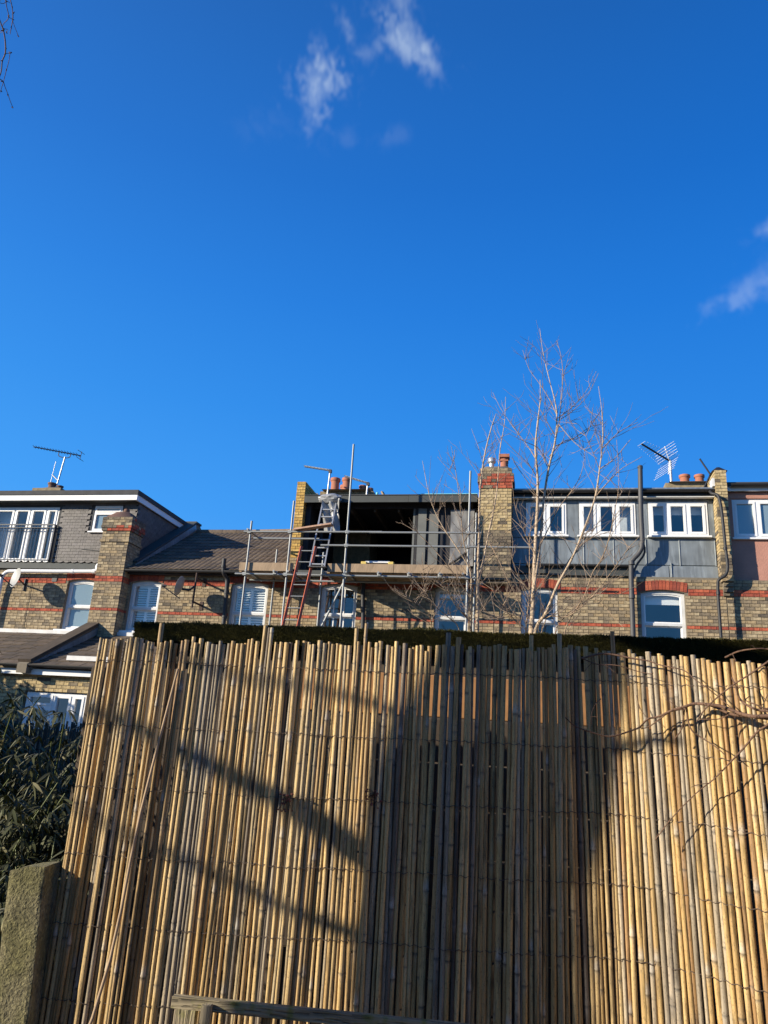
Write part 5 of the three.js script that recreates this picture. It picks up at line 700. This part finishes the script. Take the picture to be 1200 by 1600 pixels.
// ---------- tree at the left, beside the camera ----------
{
  const t = thing('garden_tree', 'bare old garden tree whose twigs hang into the top left corner', 'tree', [-2.8, 0, -.8]);
  const tr = [[-2.599,1.741,-0.816],[-2.587,1.884,-0.818],[-2.582,2.11,-0.819],[-2.577,2.351,-0.819],[-2.513,2.56,-0.828],[-2.434,2.799,-0.839],[-2.41,2.894,-0.843]]; tr.unshift([tr[0][0] - .12, -.03, tr[0][2] + .02], [tr[0][0] - .05, .8, tr[0][2]]); tr.push([-2.45, 3.6, -.88], [-2.65, 4.4, -.75], [-2.95, 5.2, -.6]);
  const trunk = part(t, 'trunk', tube(tr, .128, .115, 14, 6, .16), mt.bark); void trunk;
  for (const [a, b, p] of [[0.042,0.017,[[-2.66,2.183,-0.808],[-3.096,2.346,-0.629],[-3.866,2.688,-0.249],[-4.501,2.937,0.074],[-5.099,3.172,0.353],[-5.725,3.418,0.636],[-6.313,3.613,0.874],[-6.868,3.811,1.03]]],[0.024,0.011,[[-2.618,1.941,-0.814],[-3.326,2.243,-0.48],[-4.164,2.551,-0.051],[-4.923,2.835,0.289],[-5.514,3.048,0.528],[-6.141,3.294,0.772]]],[0.02,0.009,[[-2.563,2.539,-0.821],[-3.032,2.728,-0.599],[-3.629,2.98,-0.282],[-4.34,3.217,0.052],[-4.894,3.368,0.285],[-5.421,3.527,0.437]]],[0.02,0.008,[[-2.402,2.48,-0.844],[-2.322,2.599,-0.816],[-2.277,2.668,-0.784],[-2.234,2.69,-0.751],[-2.194,2.694,-0.717]]]]) part(t, 'limb', tube(p, a, b, 8, 5, .2), mt.bark);
  const big = [[.13, .05, [[-2.45, 3.4, -.88], [-3.3, 3.9, -1.0], [-4.45, 4.2, -1.2], [-5.2, 4.6, -1.7], [-5.8, 5.6, -2.0]]], [.09, .02, [[-2.95, 5.15, -.6], [-3.1, 5.9, -1.0], [-2.95, 6.0, -1.6], [-2.6, 5.6, -2.2], [-2.45, 5.0, -2.3]]], [.07, .02, [[-2.95, 5.15, -.6], [-3.8, 6.3, -.4], [-4.5, 7.4, -.5]]], [.06, .02, [[-2.75, 4.7, -.7], [-2.3, 5.8, .4], [-1.8, 7.0, .9]]]];
  for (const [a, b, p] of big) part(t, 'limb', tube(p, a, b, 8, 5, .2), mt.bark);
  const tw = []; for (const [a, b, p] of [[0.004,0.0024,[[-2.731,5.077,-2.172],[-2.591,4.916,-2.262],[-2.509,4.815,-2.322],[-2.489,4.763,-2.352],[-2.483,4.739,-2.37],[-2.483,4.715,-2.388],[-2.485,4.676,-2.409],[-2.494,4.654,-2.424],[-2.513,4.632,-2.437],[-2.523,4.603,-2.454],[-2.535,4.584,-2.467],[-2.555,4.562,-2.479]]],[0.0022,0.0012,[[-2.51,4.536,-2.411],[-2.504,4.522,-2.435],[-2.496,4.522,-2.454],[-2.5,4.514,-2.474],[-2.497,4.492,-2.5],[-2.495,4.469,-2.525],[-2.495,4.457,-2.547]]],[0.0016,0.0011,[[-2.448,4.605,-2.381],[-2.461,4.65,-2.418],[-2.487,4.694,-2.452]]],[0.0016,0.0011,[[-2.428,4.606,-2.385],[-2.448,4.587,-2.409],[-2.472,4.563,-2.432],[-2.497,4.535,-2.457],[-2.526,4.503,-2.483],[-2.551,4.492,-2.502]]],[0.003,0.0014,[[-2.52,5.044,-2.334],[-2.515,4.983,-2.376],[-2.513,4.943,-2.41],[-2.523,4.905,-2.442],[-2.544,4.877,-2.468],[-2.563,4.864,-2.489]]],[0.0016,0.001,[[-2.485,4.845,-2.405],[-2.505,4.852,-2.452],[-2.521,4.855,-2.501]]],[0.0022,0.0012,[[-2.517,5.008,-2.346],[-2.53,4.935,-2.393],[-2.535,4.899,-2.43],[-2.577,4.889,-2.451],[-2.602,4.892,-2.472]]],[0.0014,0.0009,[[-2.502,4.856,-2.397],[-2.516,4.892,-2.436],[-2.548,4.963,-2.461]]],[0.0015,0.001,[[-2.458,4.715,-2.344],[-2.473,4.756,-2.382],[-2.513,4.788,-2.417]]],[0.0015,0.001,[[-2.46,4.706,-2.347],[-2.505,4.74,-2.38],[-2.551,4.778,-2.412]]],[0.0016,0.001,[[-2.516,4.876,-2.335],[-2.517,4.902,-2.362],[-2.52,4.942,-2.384],[-2.528,4.966,-2.411]]]]) { tw.push(tube(p, a, b, 5, 4, .4)); p.forEach((q, i) => { if (i % 2 === 0) tw.push(rod(q, [q[0] + rr(-.01, .01), q[1] + rr(-.012, .012), q[2] + rr(-.01, .01)], .0032, .0018, 5)); }); }
  part(t, 'twigs', tw, mt.vine);
}

// ---------- the viewer's own house and garden wall, behind and right of the camera ----------
{
  const pv = new THREE.Mesh(uvm(new THREE.PlaneGeometry(11, 8.3).rotateX(-Math.PI / 2).translate(-2, .004, 2.25)), mt.paving); pv.name = 'patio'; pv.userData = { kind: 'structure', label: 'buff gravel of the garden in front of the screen' }; pv.receiveShadow = true; scene.add(pv);
  const h = thing('own_house', 'two storey brick house standing behind the viewpoint', 'house', [2, 0, 9]);
  const W = [[-2.2, -.9, 3.3, 4.9], [2.6, 3.9, 3.3, 4.9], [5.6, 6.9, 3.3, 4.9], [-2.2, -.7, .9, 2.2], [1.2, 3.6, .1, 2.2]];
  part(h, 'wall', [slab(rect(-10, 9, 0, 6.2), W.map(([a, b, c, d]) => rect(a, b, c, d)), 6.5, .3), box(-10, -9.7, 0, 6.2, 6.8, 14), box(8.7, 9, 0, 6.2, 6.8, 14), box(-10, 9, 0, 6.2, 14, 14.3)], mt.lowerWall);
  part(h, 'roof', [beam([-.5, 6.2, 6.2], [-.5, 8.2, 10.4], 19.4, .12), beam([-.5, 8.2, 10.4], [-.5, 6.2, 14.6], 19.4, .12)], mt.tile[1]);
  for (const [a, b, c, d] of W) { const w = part(h, 'window', slab(rect(a, b, c, d), [rect(a + .07, (a + b) / 2 - .03, c + .07, d - .07), rect((a + b) / 2 + .03, b - .07, c + .07, d - .07)], 6.6, .06), mt.white); part(w, 'pane', box(a + .07, b - .07, c + .07, d - .07, 6.625, 6.635), mt.glass); part(w, 'interior', box(a - .1, b + .1, c - .1, d + .1, 7.8, 7.82), mt.roomPaint); }
  const g = thing('garden_wall', 'brick garden wall along the right of the garden', 'wall', [3.6, 0, 2]); part(g, 'wall', box(3.5, 3.72, 0, 1.85, -3.6, 6.4), mt.lowerWall); part(g, 'coping', box(3.46, 3.76, 1.853, 1.91, -3.6, 6.4), mt.concrete);
}

// ---------- bamboo plants and reed fence at the left ----------
{
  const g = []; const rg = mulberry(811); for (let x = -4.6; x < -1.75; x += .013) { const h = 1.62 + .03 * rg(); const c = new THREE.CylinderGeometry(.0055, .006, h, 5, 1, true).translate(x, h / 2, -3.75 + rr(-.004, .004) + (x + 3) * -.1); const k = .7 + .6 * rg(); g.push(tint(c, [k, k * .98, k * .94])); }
  const t = thing('reed_fence', 'grey reed fence in shade behind the bamboo leaves', 'fence', [-3, 0, -3.75]); part(t, 'reeds', g, mt.reed, { kind: 'stuff' }); for (const y of [.4, 1.0, 1.5]) part(t, 'wire', rod([-4.6, y, -3.585], [-1.75, y, -3.87], .002, .002, 4), mt.wire);
}
function leafGeo() {
  const g = new THREE.BufferGeometry(), P = [], I = [], U = []; const n = 5; for (let i = 0; i <= n; i++) { const s = i / n, w = .075 * Math.pow(Math.sin(Math.PI * Math.pow(s, .75)), .9), y = -.22 * s * s; P.push(-w, y, s, 0, y - .035 * w * 8 * .2, s, w, y, s); U.push(0, s, .5, s, 1, s); } for (let i = 0; i < n; i++) for (const k of [0, 1]) { const a = i * 3 + k; I.push(a, a + 1, a + 3, a + 3, a + 1, a + 4); }
  g.setAttribute('position', new THREE.Float32BufferAttribute(P, 3)); g.setAttribute('uv', new THREE.Float32BufferAttribute(U, 2)); g.setIndex(I); g.computeVertexNormals(); return g;
}
const LEAF = leafGeo();
function bambooPlant(label, x, z, h, stems, spread, dens, seed, leanX = .25, len = [.04, .08]) {
  const t = thing('bamboo_plant', label, 'plant', [x, 0, z], 'leafy bamboo plants at the left edge'), rg = mulberry(seed), L = [];
  for (let i = 0; i < stems; i++) {
    const a = rg() * 6.28, r0 = spread * .35 * rg(), bx = x + Math.cos(a) * r0, bz = z + Math.sin(a) * r0, hh = h * (.6 + .45 * rg()), ox = (rg() - .5) * spread * 1.1 + leanX * (rg() - .2) * hh * .4, oz = (rg() - .5) * spread;
    const pts = [[bx, -.02, bz], [bx + ox * .15, hh * .45, bz + oz * .15], [bx + ox * .5, hh * .8, bz + oz * .5], [bx + ox, hh * (.9 + .1 * rg()), bz + oz]]; part(t, 'culm', tube(pts, .006, .002, 5, 4), mt.culm);
    const c = new THREE.CatmullRomCurve3(pts.map(V3)), m = Math.round(dens * (.75 + .6 * rg()));
    for (let k = 0; k < m; k++) { const s = .18 + .82 * Math.pow(rg(), .8), p = c.getPoint(s), yaw = rg() * 6.28, br = .04 + .16 * rg(), fan = 4 + Math.floor(rg() * 4); const q = p.clone().add(new THREE.Vector3(Math.sin(yaw) * br, br * (.5 - rg() * .6), Math.cos(yaw) * br)); for (let f = 0; f < fan; f++) L.push([q, yaw + (f - fan / 2) * .6 + rg() * .4, .1 + rg() * .9, lerp(len[0], len[1], rg()), rg()]); }
  }
  const im = new THREE.InstancedMesh(LEAF, mt.leaf, L.length), mx = new THREE.Matrix4(), e = new THREE.Euler(), qt = new THREE.Quaternion(), c = new THREE.Color();
  L.forEach(([p, yaw, dr, l, k], i) => { e.set(dr, yaw, (k - .5) * 1.2, 'YXZ'); qt.setFromEuler(e); mx.compose(new THREE.Vector3(p.x - x, p.y, p.z - z), qt, new THREE.Vector3(l, l, l)); im.setMatrixAt(i, mx); const b = .6 + .8 * k; c.setRGB(.055 * b, .062 * b, .012 * b); if (k > .93) c.setRGB(.26, .23, .10); im.setColorAt(i, c); });
  im.name = 'leaves'; im.userData.kind = 'stuff'; im.castShadow = im.receiveShadow = true; t.add(im);
}
bambooPlant('tall leafy bamboo at the left edge with leaf tips above the gutter', -2.62, -3.0, 1.98, 32, .7, 34, 21);
bambooPlant('dense dark bamboo clump just above the concrete post', -1.95, -2.62, 1.4, 34, .6, 34, 33);
bambooPlant('low bamboo shoot between the post and the screen', -1.62, -2.45, 1.38, 7, .34, 13, 47, .1, [.045, .085]);
bambooPlant('thick mass of bamboo leaves beside the reed fence', -2.2, -2.95, 1.75, 44, .75, 40, 87);
bambooPlant('bushy bamboo against the reed fence', -2.35, -3.35, 1.5, 26, .8, 26, 51);
bambooPlant('tall bamboo standing left of the others', -3.35, -2.9, 2.75, 44, .9, 32, 63, .05);
bambooPlant('tall bamboo furthest back beside the reed fence', -3.55, -3.35, 2.7, 40, .8, 32, 71, .05);

function hedge(label, x, z, L, wide, high, n, size, seed) {   // clipped evergreen running along z
  const t = thing('evergreen_hedge', label, 'hedge', [x, 0, z], 'evergreen hedges left of the frame'), rg = mulberry(seed), im = new THREE.InstancedMesh(LEAF, mt.leaf, n), mx = new THREE.Matrix4(), e = new THREE.Euler(), qt = new THREE.Quaternion(), c = new THREE.Color();
  for (let i = 0; i < 12; i++) { const q = z + L * (i / 11 - .5) * .95; part(t, 'stem', tube([[x + (rg() - .5) * wide * .5, -.02, q], [x + (rg() - .5) * wide * .6, high * .5, q], [x + (rg() - .5) * wide * .7, high * .93, q + (rg() - .5) * .2]], .03, .01, 6, 3), mt.bark); }
  for (let i = 0; i < n; i++) { e.set(rg() * 1.6, rg() * 6.28, (rg() - .5) * 1.5, 'YXZ'); qt.setFromEuler(e); const l = size * (1 + .7 * rg()); mx.compose(new THREE.Vector3((rg() - .5) * wide, .1 + high * rg(), (rg() - .5) * L), qt, new THREE.Vector3(l * 2.2, l, l)); im.setMatrixAt(i, mx); const k = .6 + .7 * rg(); c.setRGB(.05 * k, .075 * k, .022 * k); im.setColorAt(i, c); }
  im.name = 'leaves'; im.userData.kind = 'stuff'; im.castShadow = im.receiveShadow = true; t.add(im);
}
hedge('dense evergreen hedge left of the bamboo plants', -4.6, -3.4, 3.5, .9, 3.0, 15000, .1, 977);
hedge('tall evergreen hedge left of the low rear extension', -14.9, -12.9, 3.6, 1.6, 3.75, 14000, .16, 991);

renderer.render(scene, camera);
